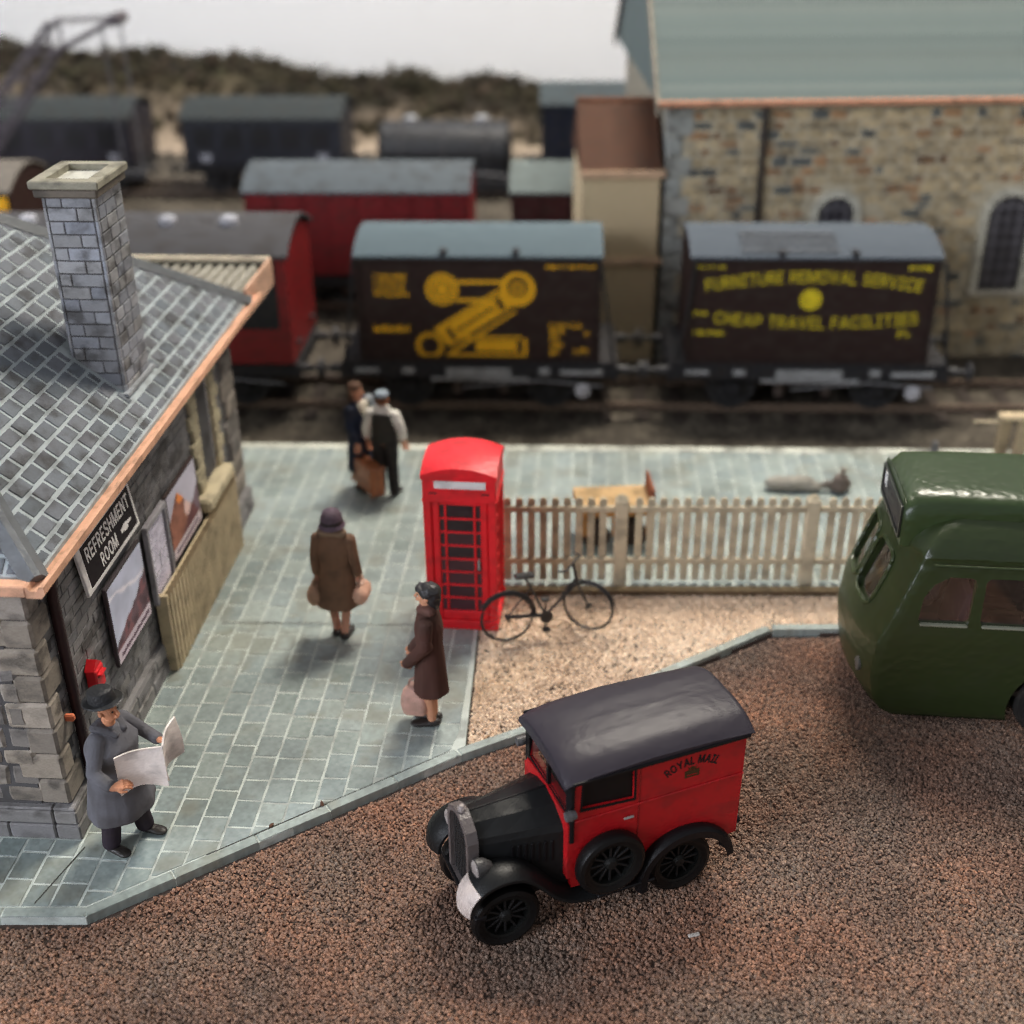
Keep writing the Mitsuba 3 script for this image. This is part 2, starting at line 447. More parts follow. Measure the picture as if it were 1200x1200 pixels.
for k_, (x, y) in enumerate([(-2.5, 9.75), (-2.02, 10.05)]):
    a_, b_, c_ = grains(sbox(x - .05, y - .05, x + .05, y + .05), 1, 0.03, 0.03, 0.0, [(0.10, 0.05, 0.03)] * 2, 11 + k_, (x - .02, x + .02), (y - .02, y + .02), big=True)
    add('stray_stone', (a_, b_), 'grain', (0.10, 0.05, 0.03), label=['left of the two stray brown stones on the paving near the kerb', 'right of the two stray brown stones on the paving near the kerb'][k_], cat='stone', group='stray stones on the paving')

ch = thing('pale_chip', 'pale chip of card lying on the brown gravel behind the mail van', 'litter')
add('chip', cbx(-.055, .055, -.018, .018, 0, .02, .005), 'print_ink', (.5, .47, .43), frame((1.66, 8.28, YARD_Z + .02), 15), ch)

# track bed, sleepers, rails
add('track_bed', bx(-16, 16, 0.04, 26, LOW_Z - 0.1, LOW_Z + 0.08), 'ballast', M=TRACK, kind='structure')
trk = thing('railway_track', 'rusty running track with dark sleepers just beyond the platform edge', 'track'); labels[trk]['kind'] = 'structure'


def track(key, n, x0, x1, pitch=0.72):
    for i, x in enumerate(np.arange(x0, x1, pitch)):
        add('sleeper', cbx(x - 0.13, x + 0.13, n - 1.15, n + 1.15, LOW_Z, LOW_Z + 0.125, 0.02), 'matt_paint', (0.035, 0.026, 0.022), TRACK, key)
    for s in (-0.62, 0.62):
        y = n + s
        prof = [(-.07, 0), (.07, 0), (.07, .02), (.02, .04), (.02, .1), (.04, .11), (.04, .15), (-.04, .15), (-.04, .11), (-.02, .1), (-.02, .04), (-.07, .02)]
        m = prism(prof, x0, x1); m.apply_transform(axes([0, y, LOW_Z + 0.12], [0, 1, 0], [0, 0, 1], [1, 0, 0]))
        add('rail', m, 'satin_paint', (0.16, 0.115, 0.085), TRACK, key)


track(trk, 4.38, -12, 13)
t2 = thing('railway_track', 'second siding track under the red box van, behind the first track', 'track'); labels[t2]['kind'] = 'structure'
track(t2, 10.2, -14, 4)
t3 = thing('railway_track', 'farthest siding track under the dark blue coaches', 'track'); labels[t3]['kind'] = 'structure'
track(t3, 20.7, -18, 6)

# hill and backdrop
gx, gy = np.meshgrid(np.linspace(-40, 22, 150), np.linspace(25.5, 36, 46), indexing='ij')
top = np.interp(gx, [-40, -20, -12.5, -11.3, -9.3, -6.5, -5.4, -4.2, -3.3, -2.5, -1.5, -0.3, 4, 22], [1.15, 1.0, 0.75, 0.5, 0.0, -0.1, 0.2, -0.3, -0.2, 0.2, -0.15, -0.7, -1.0, -1.0])
rise = np.clip((gy - 26.6 - 0.8 * np.sin(gx * 0.9)) / 3.8, 0, 1); rise = rise * rise * (3 - 2 * rise)
p3 = np.stack([gx, gy, 0 * gx], -1)
gz = LOW_Z + 0.05 + (top - LOW_Z) * rise * np.clip(1.12 - (gy - 31) * 0.03, 0.8, 1.0) + rise * (meshkit.fbm(p3 * 0.9, 4, 3) - 0.5) * 0.9 + rise * (meshkit.fbm(p3 * 4, 3, 5) - 0.5) * 0.35
nn = gx.shape; idx = np.arange(nn[0] * nn[1]).reshape(nn)
quads = np.stack([idx[:-1, :-1], idx[1:, :-1], idx[1:, 1:], idx[:-1, 1:]], -1).reshape(-1, 4)
q1 = meshkit.fbm(p3.reshape(-1, 3) * 0.5, 4, 8); q2 = meshkit.fbm(p3.reshape(-1, 3) * 2.2, 3, 9)
hc = np.array([0.05, 0.043, 0.026]) + np.clip(q1 - 0.5, 0, 1)[:, None] * np.array([0.45, 0.36, 0.19]) + (q2[:, None] - 0.4) * np.array([0.05, 0.042, 0.016])
hc = np.clip(hc * 0.34, 0.010, 1)
bare = (1 - rise.reshape(-1, 1)); hc = hc * (1 - bare) + np.array([0.34, 0.27, 0.20]) * bare
m = tm((np.stack([gx, gy, gz], -1).reshape(-1, 3), quads))
add('hill', m, 'moss', lambda vv: hc, TRACK, smooth=True, kind='structure')
g = np.random.default_rng(21); cl_v, cl_f, cl_c = [], [], []; V, F = icos(); k_ = 0
for i in range(6500):
    a, b = g.integers(0, nn[0]), g.integers(6, nn[1] - 1)
    if rise[a, b] < 0.08: continue
    r = g.uniform(0.07, 0.24); ctr = np.array([gx[a, b], gy[a, b], gz[a, b]]) + g.normal(size=3) * 0.1 + [0, 0, r * 0.35]
    cl_v.append(V * (r * g.uniform(0.5, 1.2, (12, 1))) * g.uniform(.7, 1.3, 3) + ctr); cl_f.append(F + 12 * k_); k_ += 1
    cl_c.append(np.tile(np.array([0.034, 0.030, 0.017]) * g.uniform(0.35, 1.9) * [1, g.uniform(.8, 1.05), 1], (12, 1)))
cc = np.vstack(cl_c)
add('scrub', (np.vstack(cl_v), np.vstack(cl_f)), 'moss', lambda vv: cc, TRACK, label='dark olive moss scrub covering the hill behind the sidings', cat='scrub', kind='stuff')
# one bush that stands up from the hill line
bush = thing('bush', 'dark bush standing up from the hill line above the low tank wagon', 'bush')
add('trunk', tube([(-5.0, 31, -0.3), (-5.02, 31, 0.2), (-4.95, 31, .5)], [0.05, 0.04, 0.02]), 'matt_paint', (0.03, 0.025, 0.02), TRACK, bush)
ms = []
for i in range(60):
    d = g.normal(size=3) * [0.42, 0.25, 0.17]; r = g.uniform(0.05, 0.14)
    ms.append(trimesh.Trimesh(V * (r * g.uniform(0.5, 1.2, (12, 1))) + np.array([-5.0, 31, 0.5]) + d, F, process=False))
add('crown', cat_(*ms), 'moss', (0.03, 0.027, 0.016), TRACK, bush, var=0.5)
add('sky', bx(-45, 40, 36.3, 36.5, -1.5, 9), 'board_white', M=TRACK, kind='structure')

def fit(s, h, width, path, M, key, col, name='letter', mat='print_ink', depth=.004, bold=True):
    """letters along path(t) -> (x, z, angle), squeezed to the width; each letter a part"""
    ms, wd = [], []
    for ch in s:
        if ch == ' ': ms.append(None); wd.append(h * .5); continue
        m = meshkit.text_mesh(ch, h, depth, bold); b = m.bounds; m.apply_translation([-(b[0][0] + b[1][0]) / 2, -h / 2, 0]); ms.append(m); wd.append(b[1][0] - b[0][0] + h * .2)
    k = width / sum(wd); t_ = -width / 2
    for m, w in zip(ms, wd):
        if m is not None:
            m.vertices[:, 0] *= min(1.15, k); x, z, a = path(t_ + w * k / 2); add(name, on(m, tr(x, z, 0) @ rot([0, 0, 1], math.degrees(a))), mat, col, M, key)
        t_ += w * k


# ---------------------------------------------------------------- station building
stn = thing('station_building', 'grey stone station building with slate roof and tall chimney at the left edge', 'station building')
add('wall', bx(-9, -0.10, 0.10, 7.06, 0, 2.98), 'dark_mortar', M=STN, parent=stn)
W = stn + '__wall'
# bricks of the wall that faces the platform: stretcher courses; local (u = along wall, v = up)
WALLX = axes([STN[0, 3] , STN[1, 3], 0], [0, 0, 0], [0, 0, 0], [0, 0, 0])
SIDE = STN @ axes([-0.10, 0, 0], [0, 1, 0], [0, 0, 1], [1, 0, 0])        # u along wall, v up, w out
FRONT = STN @ axes([0, 0.10, 0], [1, 0, 0], [0, 0, 1], [0, -1, 0])       # u to the right, v up, w towards the camera
CH = 0.118
br, sz = [], []
holes = [sbox(4.98, 1.1, 6.28, 3.0)]
for r in range(3, 25):
    v0 = 0.30 + (r - 3) * CH; u = 0.42 - (0.14 if r % 2 else 0.0)
    while u < 6.4:
        L = 0.285 * RNG.uniform(0.93, 1.07)
        q = sbox(u + 0.006, v0 + 0.006, min(u + L, 6.42) - 0.006, v0 + CH - 0.006)
        u += L
        for h in holes: q = q.difference(h)
        if q.area < 0.004 or q.geom_type != 'Polygon': continue
        qq = np.array(q.convex_hull.exterior.coords)[:-1]
        if not Polygon(qq).exterior.is_ccw: qq = qq[::-1]
        if v0 > 2.86: continue
        br.append((pad(qq + RNG.uniform(-.003, .003, qq.shape), -0.01, 0.009 + RNG.uniform(-.003, .003), 0.005), RNG.random(), RNG.random())); sz.append(1 / (1 + u + 0.6 * v0))
pieces(W, 'brick', br, 'grey_stone', SIDE, 300, sz)
# quoins at both corners
qs = []
v = 0.42
for i in range(8):
    h = 0.315; a, b = (0.42, 0.26) if i % 2 else (0.27, 0.40)
    qs.append((on(cbx(-0.10 - a, -0.06 , 0.06, 0.06 + b, v, v + h - 0.012, 0.03), ID), RNG.random(), RNG.uniform(0.4, 1)))
    bb = 0.66 if i % 2 else 0.5
    qs.append((cbx(-0.6, -0.065, 7.10 - bb, 7.10, v, v + h - 0.012, 0.025), RNG.random(), RNG.uniform(0.2, .8)))
    v += h
pieces(W, 'quoin', qs, 'tan_stone', STN)
# rough stones of the end wall that faces the camera
rs = []
v = 0.42
while v < 2.9:
    h = RNG.uniform(0.18, 0.3); h = min(h, 2.95 - v); u = -0.30
    if h < .05: break
    while u > -2.2:
        L = RNG.uniform(0.2, 0.46)
        q = quadj(u - L + 0.012, u - 0.012, v + 0.012, v + h - 0.012, 0.012)
        cx = q.mean(0); mid = [(q[i] + q[(i + 1) % 4]) / 2 for i in range(4)]
        oct_ = np.array([p for i in range(4) for p in (q[i] * 0.95 + cx * 0.05, mid[i] + (mid[i] - cx) * 0.03)])
        rs.append((pad(oct_, -0.02, RNG.uniform(0.015, 0.05), 0.03), RNG.random(), RNG.random())); u -= L
    v += h
pieces(W, 'rough_stone', rs, 'tan_stone', FRONT)
add('wall_core_band', bx(-3, -0.38, 0.085, 0.099, 0.4, 2.96), 'dark_mortar', M=STN, parent=stn)
# plinth: two courses of long stones
pl = []
for k, (z0, z1, o) in enumerate([(0, 0.19, 0.0), (0.195, 0.36, 0.012)]):
    u = 0.0
    while u < 7.1:
        L = RNG.uniform(0.5, 0.72); L = min(L, 7.15 - u)
        pl.append((cbx(-0.25, -o, u + (o if u == 0 else 0.004), u + L - 0.004, z0 + 0.003, z1, 0.016), RNG.random(), RNG.random())); u += L
    u = -0.26
    while u > -2.5:
        L = RNG.uniform(0.42, 0.62)
        pl.append((cbx(u - L + .004, u - 0.004, o, 0.25, z0 + 0.003, z1, 0.016), RNG.random(), RNG.random())); u -= L
pl.append((cbx(-0.25, -0.02, 0.02, 7.1, 0.362, 0.40, 0.014), 0.7, 0.3)); pl.append((cbx(-2.5, -0.255, 0.02, 0.2, 0.362, 0.40, 0.014), 0.7, 0.3))
pieces(stn + '__plinth', 'stone', pl, 'grey_stone', STN)
# roof: the hip end with slates; plane z = 3.12 + t (0.1 - a)
TP = math.tan(math.radians(38)); cs = math.cos(math.radians(38)); sn = math.sin(math.radians(38))
B0, B1 = 0.06, 7.66; HALF = (B1 - B0) / 2
apex_a = 0.10 - HALF
core = [(0.1, B0, 3.12), (0.1, B1, 3.12), (apex_a, (B0 + B1) / 2, 3.12 + HALF * TP), (-9, B0, 3.12), (-9, B1, 3.12), (-9, (B0 + B1) / 2, 3.12 + HALF * TP)]
rc = trimesh.convex.convex_hull(np.array(core + [(a, b, z - 0.1) for a, b, z in core[:2] + core[3:5]]))
add('roof', rc, 'slate_joint', M=STN, parent=stn)
HIPF = STN @ axes([0.1, B0, 3.12], [0, 1, 0], [-cs, 0, sn], [sn, 0, cs])   # u along the eaves, v up the slope, w out
tri = Polygon([(0, 0), (B1 - B0, 0), (HALF, HALF / cs)])
trib = tri.buffer(-0.10)
sl, sz = [], []
SW, SHH = 0.298, 0.196
chim = sbox(3.62 - B0 - 0.08, (0.1 + 0.23) / cs - 0.08, 4.40 - B0 + 0.08, (0.1 + 0.82) / cs + 0.15)
for r in range(0, 24):
    v0 = -0.07 + r * SHH; u = -0.5 - (SW / 2 if r % 2 else 0)
    while u < 8:
        q = sbox(u + 0.024, v0 + (0.02 if r else 0.05), u + SW - 0.024, v0 + SHH - 0.02).intersection(trib if r else tri.buffer(-0.03)).difference(chim)
        u += SW
        if q.is_empty or q.geom_type != 'Polygon' or q.area < 0.006: continue
        qq = np.array(q.convex_hull.exterior.coords)[:-1]
        if not Polygon(qq).exterior.is_ccw: qq = qq[::-1]
        z = 0.008 + RNG.uniform(0, .006)
        sl.append((pad(qq + RNG.uniform(-.006, .006, qq.shape), -0.005, z, 0.005), RNG.random(), RNG.random())); sz.append(1 / (1 + u * .8 + v0))
pieces(stn + '__roof', 'slate', sl, 'slate', HIPF, 300, sz)
NEARF = STN @ axes([0.1, B0, 3.12], [-1, 0, 0], [0, cs, sn], [0, -sn, cs])
sl = []
for r in range(0, 9):
    for i in range(0, 14):
        q = sbox(i * SW + (SW / 2 if r % 2 else 0) + 0.02, r * SHH + 0.022, (i + 1) * SW + (SW / 2 if r % 2 else 0) - 0.02, (r + 1) * SHH - 0.022).intersection(Polygon([(0.12, 0), (4, 0), (4, 5.1)]).buffer(-0.02))
        if q.is_empty or q.geom_type != 'Polygon' or q.area < 0.008: continue
        qq = np.array(q.convex_hull.exterior.coords)[:-1]
        if not Polygon(qq).exterior.is_ccw: qq = qq[::-1]
        sl.append((pad(qq, -0.005, 0.01, 0.005), RNG.random(), RNG.random()))
pieces(stn + '__roof', 'end_slate', sl, 'slate', NEARF)
hipc = (0.115, 0.125, 0.135)
for bb, s in ((B0, 1), (B1, -1)):
    p0 = np.array([0.1, bb, 3.12]); p1 = np.array([apex_a, bb + s * HALF, 3.12 + HALF * TP]); d = (p1 - p0) / np.linalg.norm(p1 - p0)
    w = np.cross(d, [0, 0, 1]); w /= np.linalg.norm(w); up = np.cross(w, d)
    prof = [(-0.13, -0.075), (-0.03, 0.035), (0.03, 0.035), (0.13, -0.075), (0.11, -0.1), (-0.11, -0.1)]
    m = prism(prof, -0.03, np.linalg.norm(p1 - p0)); m.apply_transform(axes(p0 + up * 0.035, w, up, d))
    add('hip_tile', m, 'satin_paint', hipc, STN, stn + '__roof')
# gutter and fascia
GC = tuple(lin(222, 172, 142))
g1 = prism([(0.06, 3.0), (0.2, 3.0), (0.235, 3.04), (0.235, 3.12), (0.19, 3.12), (0.17, 3.075), (0.10, 3.075), (0.08, 3.12), (0.06, 3.12)], -0.11, 8.0)
g1.apply_transform(axes([0, 0, 0], [1, 0, 0], [0, 0, 1], [0, -1, 0])); g1.vertices[:, 1] *= -1; g1.invert(); g1.vertices[:, 1] = g1.vertices[:, 1]
g1.vertices[:, 1] = np.where(g1.vertices[:, 1] < 1, -0.11, 8.0)
add('gutter', g1, 'matt_paint', GC, STN, stn, label='copper coloured gutter under the slates')
add('gutter', cbx(-4, 0.06, -0.11, 0.03, 3.003, 3.118, 0.012), 'matt_paint', GC, STN, stn)
add('fascia', bx(-0.05, 0.058, 0.0, 7.7, 2.93, 3.05), 'matt_paint', (0.10, 0.055, 0.045), STN, stn)
# chimney
CA0, CA1, CB0, CB1, CT = -0.82, -0.23, 3.62, 4.40, 5.66
add('chimney', bx(CA0 + .012, CA1 - .012, CB0 + .012, CB1 - .012, 2.9, CT), 'dark_mortar', M=STN, parent=stn)
cb = []
hh = 0.145
for r in range(18):
    z0 = CT - (r + 1) * hh
    if z0 < 3.2: break
    for face in range(2):
        if face == 0: F_ = axes([CA0, CB0 + 0.012, 0], [1, 0, 0], [0, 0, 1], [0, -1, 0]); L = CA1 - CA0
        else: F_ = axes([CA1 - 0.012, CB0, 0], [0, 1, 0], [0, 0, 1], [1, 0, 0]); L = CB1 - CB0
        cuts = [0, 0.045, 0.2 + RNG.uniform(-.03, .05), L - 0.045, L] if face == 0 else [0, 0.05, 0.26 + RNG.uniform(-.06, .06), 0.52 + RNG.uniform(-.06, .06), L]
        if r % 2 and face == 0: cuts[2] = L * 0.62
        for c0, c1 in zip(cuts[:-1], cuts[1:]):
            edge = c0 == 0 or (c1 == L and face == 0)
            g_ = 0.002 if edge else 0.008
            m = pad(quadj(c0 + 0.006, c1 - 0.006, z0 + g_, z0 + hh - g_, 0.003), -0.005, 0.014 if not edge else 0.01, 0.007)
            cb.append((on(m, F_), RNG.random(), RNG.random()))
pieces(stn + '__chimney', 'brick', cb, 'chimney_stone', STN)
oc = tuple(lin(150, 146, 130))
def ring(x0, x1, y0, y1, t, z0, z1):
    o = man(cbx(x0, x1, y0, y1, z0, z1, 0.014)); i = man(bx(x0 + t, x1 - t, y0 + t, y1 - t, z0 - 1, z1 + 1)); return tm(o - i)
add('cap_band', cbx(CA0 - 0.055, CA1 + 0.055, CB0 - 0.055, CB1 + 0.055, CT - 0.03, CT + 0.065, 0.018), 'stone', tuple(lin(112, 104, 94)), STN, stn + '__chimney')
add('cap', ring(CA0 - 0.085, CA1 + 0.085, CB0 - 0.085, CB1 + 0.085, 0.15, CT + 0.065, CT + 0.155), 'stone', oc, STN, stn + '__chimney', label='hollow square chimney cap, grey and chipped')
add('cap_fill', bx(CA0 + 0.06, CA1 - 0.06, CB0 + 0.06, CB1 - 0.06, CT + 0.06, CT + 0.085), 'matt_paint', tuple(lin(190, 190, 180)), STN, stn + '__chimney')
fl = prism([(CB0 - 0.09, 0), (CB1 + 0.07, 0), (CB1 + 0.07, 0.035), (CB0 - 0.09, 0.035)], 0, 0.07)
fl.apply_transform(axes([CA1 - 0.02, 0, 3.12 + TP * (0.1 - CA1) + 0.0], [0, 1, 0], [-cs * .2, 0, 1], [1, 0, 0]))
add('flashing', fl, 'matt_paint', tuple(lin(150, 155, 160)), STN, stn + '__chimney')
# canopy over the platform
cw = tuple(lin(158, 155, 144))
ribs = [(-3.6, 3.10)]
x = -3.6
while x < 0.02: ribs += [(x + .02, 3.19), (x + .09, 3.19), (x + .11, 3.12), (x + .16, 3.12)]; x += 0.17
ribs += [(0.06, 3.12), (0.06, 3.08), (-3.6, 3.08)]
m = prism(ribs, 0, 1.42); m.apply_transform(axes([0, 9.08, 0], [1, 0, 0], [0, 0, 1], [0, -1, 0]))
add('canopy', m, 'matt_paint', cw, STN, stn, label='cream ribbed canopy roof on the platform side')
add('valance', cbx(-3.6, 0.09, 9.08, 9.14, 2.9, 3.30, 0.012), 'matt_paint', tuple(lin(232, 218, 192)), STN, stn + '__canopy')
add('gap_strip', bx(-3.6, 0.06, 9.055, 9.082, 3.1, 3.225), 'print_ink', (.05, .045, .035), STN, stn + '__canopy')
add('fascia', cbx(0.062, 0.115, 7.6, 9.12, 2.86, 3.29, 0.012), 'matt_paint', tuple(lin(205, 165, 140)), STN, stn + '__canopy')
# downpipe at the near corner
add('downpipe', tube([(0.07, 0.53, 3.0), (-0.0, 0.53, 2.8), (-0.03, 0.53, 2.6), (-0.03, 0.53, 0.02)], 0.055, 12), 'satin_paint', tuple(lin(45, 20, 24)), STN, stn, smooth=40)
add('bracket', cbx(-0.07, 0.03, 0.30, 0.36, 1.28, 1.36, 0.015), 'matt_paint', tuple(lin(214, 120, 84)), STN, stn)
# window near the far end
wst = tuple(lin(176, 166, 138))
wn = stn + '__window'
blocks = []
z = 1.30
i = 0
while z < 2.82:
    h = 0.19; d = 0.10 if i % 2 else 0.0
    blocks += [cbx(-0.2, -0.045, 5.08 - d, 5.34, z, z + h - 0.008, 0.02), cbx(-0.2, -0.045, 5.94, 6.16 + d, z, z + h - 0.008, 0.02)]; z += h; i += 1
for b in blocks: add('jamb_stone', b, 'matt_paint', wst, STN, wn)
add('sill', cbx(-0.2, 0.10, 4.92, 6.10, 1.10, 1.295, 0.04), 'matt_paint', tuple(lin(190, 178, 148)), STN, wn)
add('lintel', cbx(-0.2, -0.04, 5.0, 6.25, 2.82, 2.97, 0.02), 'matt_paint', wst, STN, wn)
add('frame', cat_(bx(-0.19, -0.10, 5.345, 5.39, 1.3, 2.82), bx(-0.19, -0.10, 5.89, 5.935, 1.3, 2.82), bx(-0.185, -0.115, 5.39, 5.89, 1.30, 1.35), bx(-0.185, -0.115, 5.39, 5.89, 2.05, 2.1), bx(-0.18, -0.12, 5.63, 5.66, 1.35, 2.82)), 'satin_paint', tuple(lin(215, 210, 215)), STN, wn)
add('pane', bx(-0.155, -0.15, 5.39, 5.89, 1.3, 2.82), 'satin_paint', tuple(lin(88, 80, 84)), STN, wn)
add('recess', bx(-0.25, -0.098, 5.34, 5.94, 1.28, 2.83), 'dark_mortar', M=STN, parent=wn) if False else None

# ---------------------------------------------------------------- sign, posters, notice board, letter box, screen on the station wall
def text(s, h, M, col, parent, bold=True, depth=0.004, name='lettering', mat='print_ink', w=None):
    m = meshkit.text_mesh(s, h, depth, bold)
    if w: m.vertices[:, 0] *= w / (m.vertices[:, 0].max())
    return add(name, m, mat, col, M, parent)


WALL = STN @ axes([-0.045, 0, 0], [0, 1, 0], [0, 0, 1], [1, 0, 0])      # u along, v up, w out
sg = thing('refreshment_sign', 'black and white REFRESHMENT ROOM sign with pointing hand under the gutter', 'sign')
WH = tuple(lin(232, 228, 224)); BK = tuple(lin(26, 20, 24))
SGM = WALL @ tr(1.16, 2.19, 0.06) @ rot([1, 0, 0], -7) 
add('board', cbx(0, 1.55, 0, 0.57, -0.02, 0.02, 0.008), 'satin_paint', WH, SGM, sg)
add('panel', bx(0.10, 1.49, 0.055, 0.515, 0.0, 0.024), 'print_ink', BK, SGM, sg)
fit('REFRESHMENT', 0.155, 1.27, lambda t: (0.79 + t, 0.39, 0), SGM @ tr(0, 0, 0.0245), sg, WH)
fit('ROOM', 0.145, 0.48, lambda t: (0.68 + t, 0.175, 0), SGM @ tr(0, 0, 0.0245), sg, WH)
hand = [(0, .03), (.08, .03), (.12, .01), (.22, .012), (.24, .03), (.23, .045), (.36, .05), (.37, .065), (.36, .08), (.22, .085), (.20, .10), (.12, .10), (.08, .085), (0, .085)]
add('pointing_hand', prism([(x * .85, y * .95) for x, y in hand], 0, 0.004), 'print_ink', WH, SGM @ tr(1.05, 0.125, 0.0245), sg)


def poster(key, b0, b1, z0, z1, fn, rim, n=60):
    add('board', cbx(b0 - .025, b1 + .025, z0 - .025, z1 + .025, 0, 0.045, 0.006), 'matt_paint', rim, WALL, key)
    nu, nv = n, int(n * (z1 - z0) / (b1 - b0)); u, v = np.meshgrid(np.linspace(0, 1, nu), np.linspace(0, 1, nv), indexing='ij')
    ix = np.arange(nu * nv).reshape(nu, nv); q = np.stack([ix[:-1, :-1], ix[1:, :-1], ix[1:, 1:], ix[:-1, 1:]], -1).reshape(-1, 4)
    P_ = np.stack([b0 + (b1 - b0) * u, z0 + (z1 - z0) * v, 0 * u + 0.048], -1).reshape(-1, 3)
    C_ = fn(u.ravel(), v.ravel())
    add('picture', (P_, q), 'print_vc', lambda vv: np.clip(C_, 0.005, 0.95), WALL, key)


def N2(u, v, s, seed=0): return meshkit.fbm(np.c_[u * s, v * s, 0 * u], 4, seed)


def sstp(a, b, x): t = np.clip((x - a) / (b - a), 0, 1); return (t * t * (3 - 2 * t))[:, None]


def pic1(u, v):
    c = np.tile(lin(192, 196, 214), (len(u), 1)) * (0.75 + 0.5 * N2(u, v, 3))[:, None]
    c = c + (lin(235, 230, 238) - c) * sstp(0.04, 0.0, np.abs(v - 0.42 - 0.45 * (1 - u) * 0.6 - 0.12 * N2(u, v, 5, 2) - 0.12))
    land = sstp(0, 0.04, 0.25 + 0.38 * u + 0.14 * (N2(u, v, 6, 4) - 0.5) - v)
    lc = lin(104, 84, 90) * (0.4 + 1.2 * N2(u, v, 9, 5))[:, None]; lc = lc + (lin(132, 94, 98) - lc) * sstp(0.58, 0.7, N2(u, v, 7, 8))
    c = c * (1 - land) + lc * land
    return c + (lin(205, 192, 200) - c) * sstp(0.165, 0.155, v)


def pic2(u, v):
    c = np.tile(lin(188, 184, 196), (len(u), 1)) * (0.8 + 0.4 * N2(u, v, 3, 3))[:, None]
    fg = sstp(0, 0.03, 0.92 - 0.35 * np.abs(u - 0.3) * 3 + 0.18 * (N2(u, v, 5, 6) - .5) - v)
    fc = lin(142, 96, 80) * (0.35 + 1.3 * N2(u, v, 8, 7))[:, None]
    fc = fc + (lin(226, 140, 80) - fc) * sstp(0.05, 0.0, np.hypot((u - 0.42), (v - 0.78) * 1.2) - 0.10)
    fc = fc + (lin(222, 190, 182) - fc) * sstp(0.05, 0.0, np.hypot((u - 0.62), (v - 0.5) * 0.8) - 0.10)
    c = c * (1 - fg) + fc * fg
    c = c + (lin(92, 60, 66) - c) * sstp(0, .03, 0.62 * u - 0.05 - v + .1 * N2(u, v, 6, 1)) * 0.8
    return c + (lin(200, 186, 188) - c) * sstp(0.165, 0.155, v)


po = thing('railway_poster', 'nearer travel poster of blue sky and brown hills, below the black sign', 'poster')
poster(po, 1.62, 2.67, 1.03, 1.98, pic1, tuple(lin(70, 62, 66)))
po2 = thing('railway_poster', 'farther travel poster with orange brown rocks, above the slatted screen', 'poster')
poster(po2, 3.66, 4.78, 1.12, 2.0, pic2, tuple(lin(60, 45, 45)))
g = np.random.default_rng(5)
for key, b0, z0, w, h in ((po, 1.7, 1.075, .9, .07), (po2, 3.76, 1.165, .92, .065)):
    x = 0; ms = []
    while x < w:
        L = g.uniform(0.02, 0.05); ms.append(bx(b0 + x, b0 + x + L * .8, z0 + g.uniform(0, .012), z0 + h * g.uniform(.55, .85), 0.049, 0.052)); x += L
    add('caption', cat_(*ms), 'print_ink', tuple(lin(120, 100, 112)), WALL, key)
nb = thing('notice_board', 'narrow grey framed notice board with white bills between the two posters', 'notice board')
add('frame', cat_(cbx(2.88, 3.58, 0.97, 1.03, 0, 0.07, .01), cbx(2.88, 3.58, 1.96, 2.03, 0, 0.07, .01), cbx(2.88, 2.935, 1.03, 1.96, 0, 0.068, .01), cbx(3.525, 3.58, 1.03, 1.96, 0, 0.068, .01)), 'satin_paint', tuple(lin(150, 146, 150)), WALL, nb)
add('backing', bx(2.935, 3.525, 1.03, 1.96, 0, 0.03), 'print_ink', tuple(lin(40, 36, 40)), WALL, nb)
for i, (u0, u1, v0, v1) in enumerate([(2.96, 3.5, 1.5, 1.93), (2.96, 3.5, 1.06, 1.29), (2.97, 3.22, 1.31, 1.48), (3.25, 3.5, 1.31, 1.48)]):
    add('bill', bx(u0, u1, v0, v1, 0.03, 0.034), 'print_ink', tuple(lin(214, 208, 222)), WALL, nb)
    ms = []
    vv = v1 - 0.03
    while vv > v0 + 0.03:
        x = u0 + 0.03
        while x < u1 - 0.06:
            L = g.uniform(.03, .1)
            if g.random() < .6: ms.append(bx(x, min(x + L, u1 - .02), vv - .012, vv, 0.034, 0.036))
            x += L + .02
        vv -= 0.04
    add('print', cat_(*ms), 'print_ink', tuple(lin(105, 98, 118)), WALL, nb)
lb = thing('letter_box', 'small bright red letter box on the wall below the near poster', 'letter box')
RD = tuple(lin(214, 22, 34))
LBM = WALL @ tr(0.90, 1.18, -0.02) @ np.diag([.85, .9, .85, 1])
add('body', cat_(cbx(0, 0.25, 0, 0.3, 0, 0.14, 0.02), on(prism([(0, 0.3), (0.25, 0.3), (0.125, 0.40)], 0, 0.12), ID)), 'satin_paint', RD, LBM, lb)
add('hood', cbx(0.04, 0.21, 0.215, 0.24, 0.13, 0.19, 0.008), 'satin_paint', RD, LBM, lb)
add('slot', bx(0.05, 0.2, 0.185, 0.21, 0.135, 0.143), 'print_ink', BK, LBM, lb)
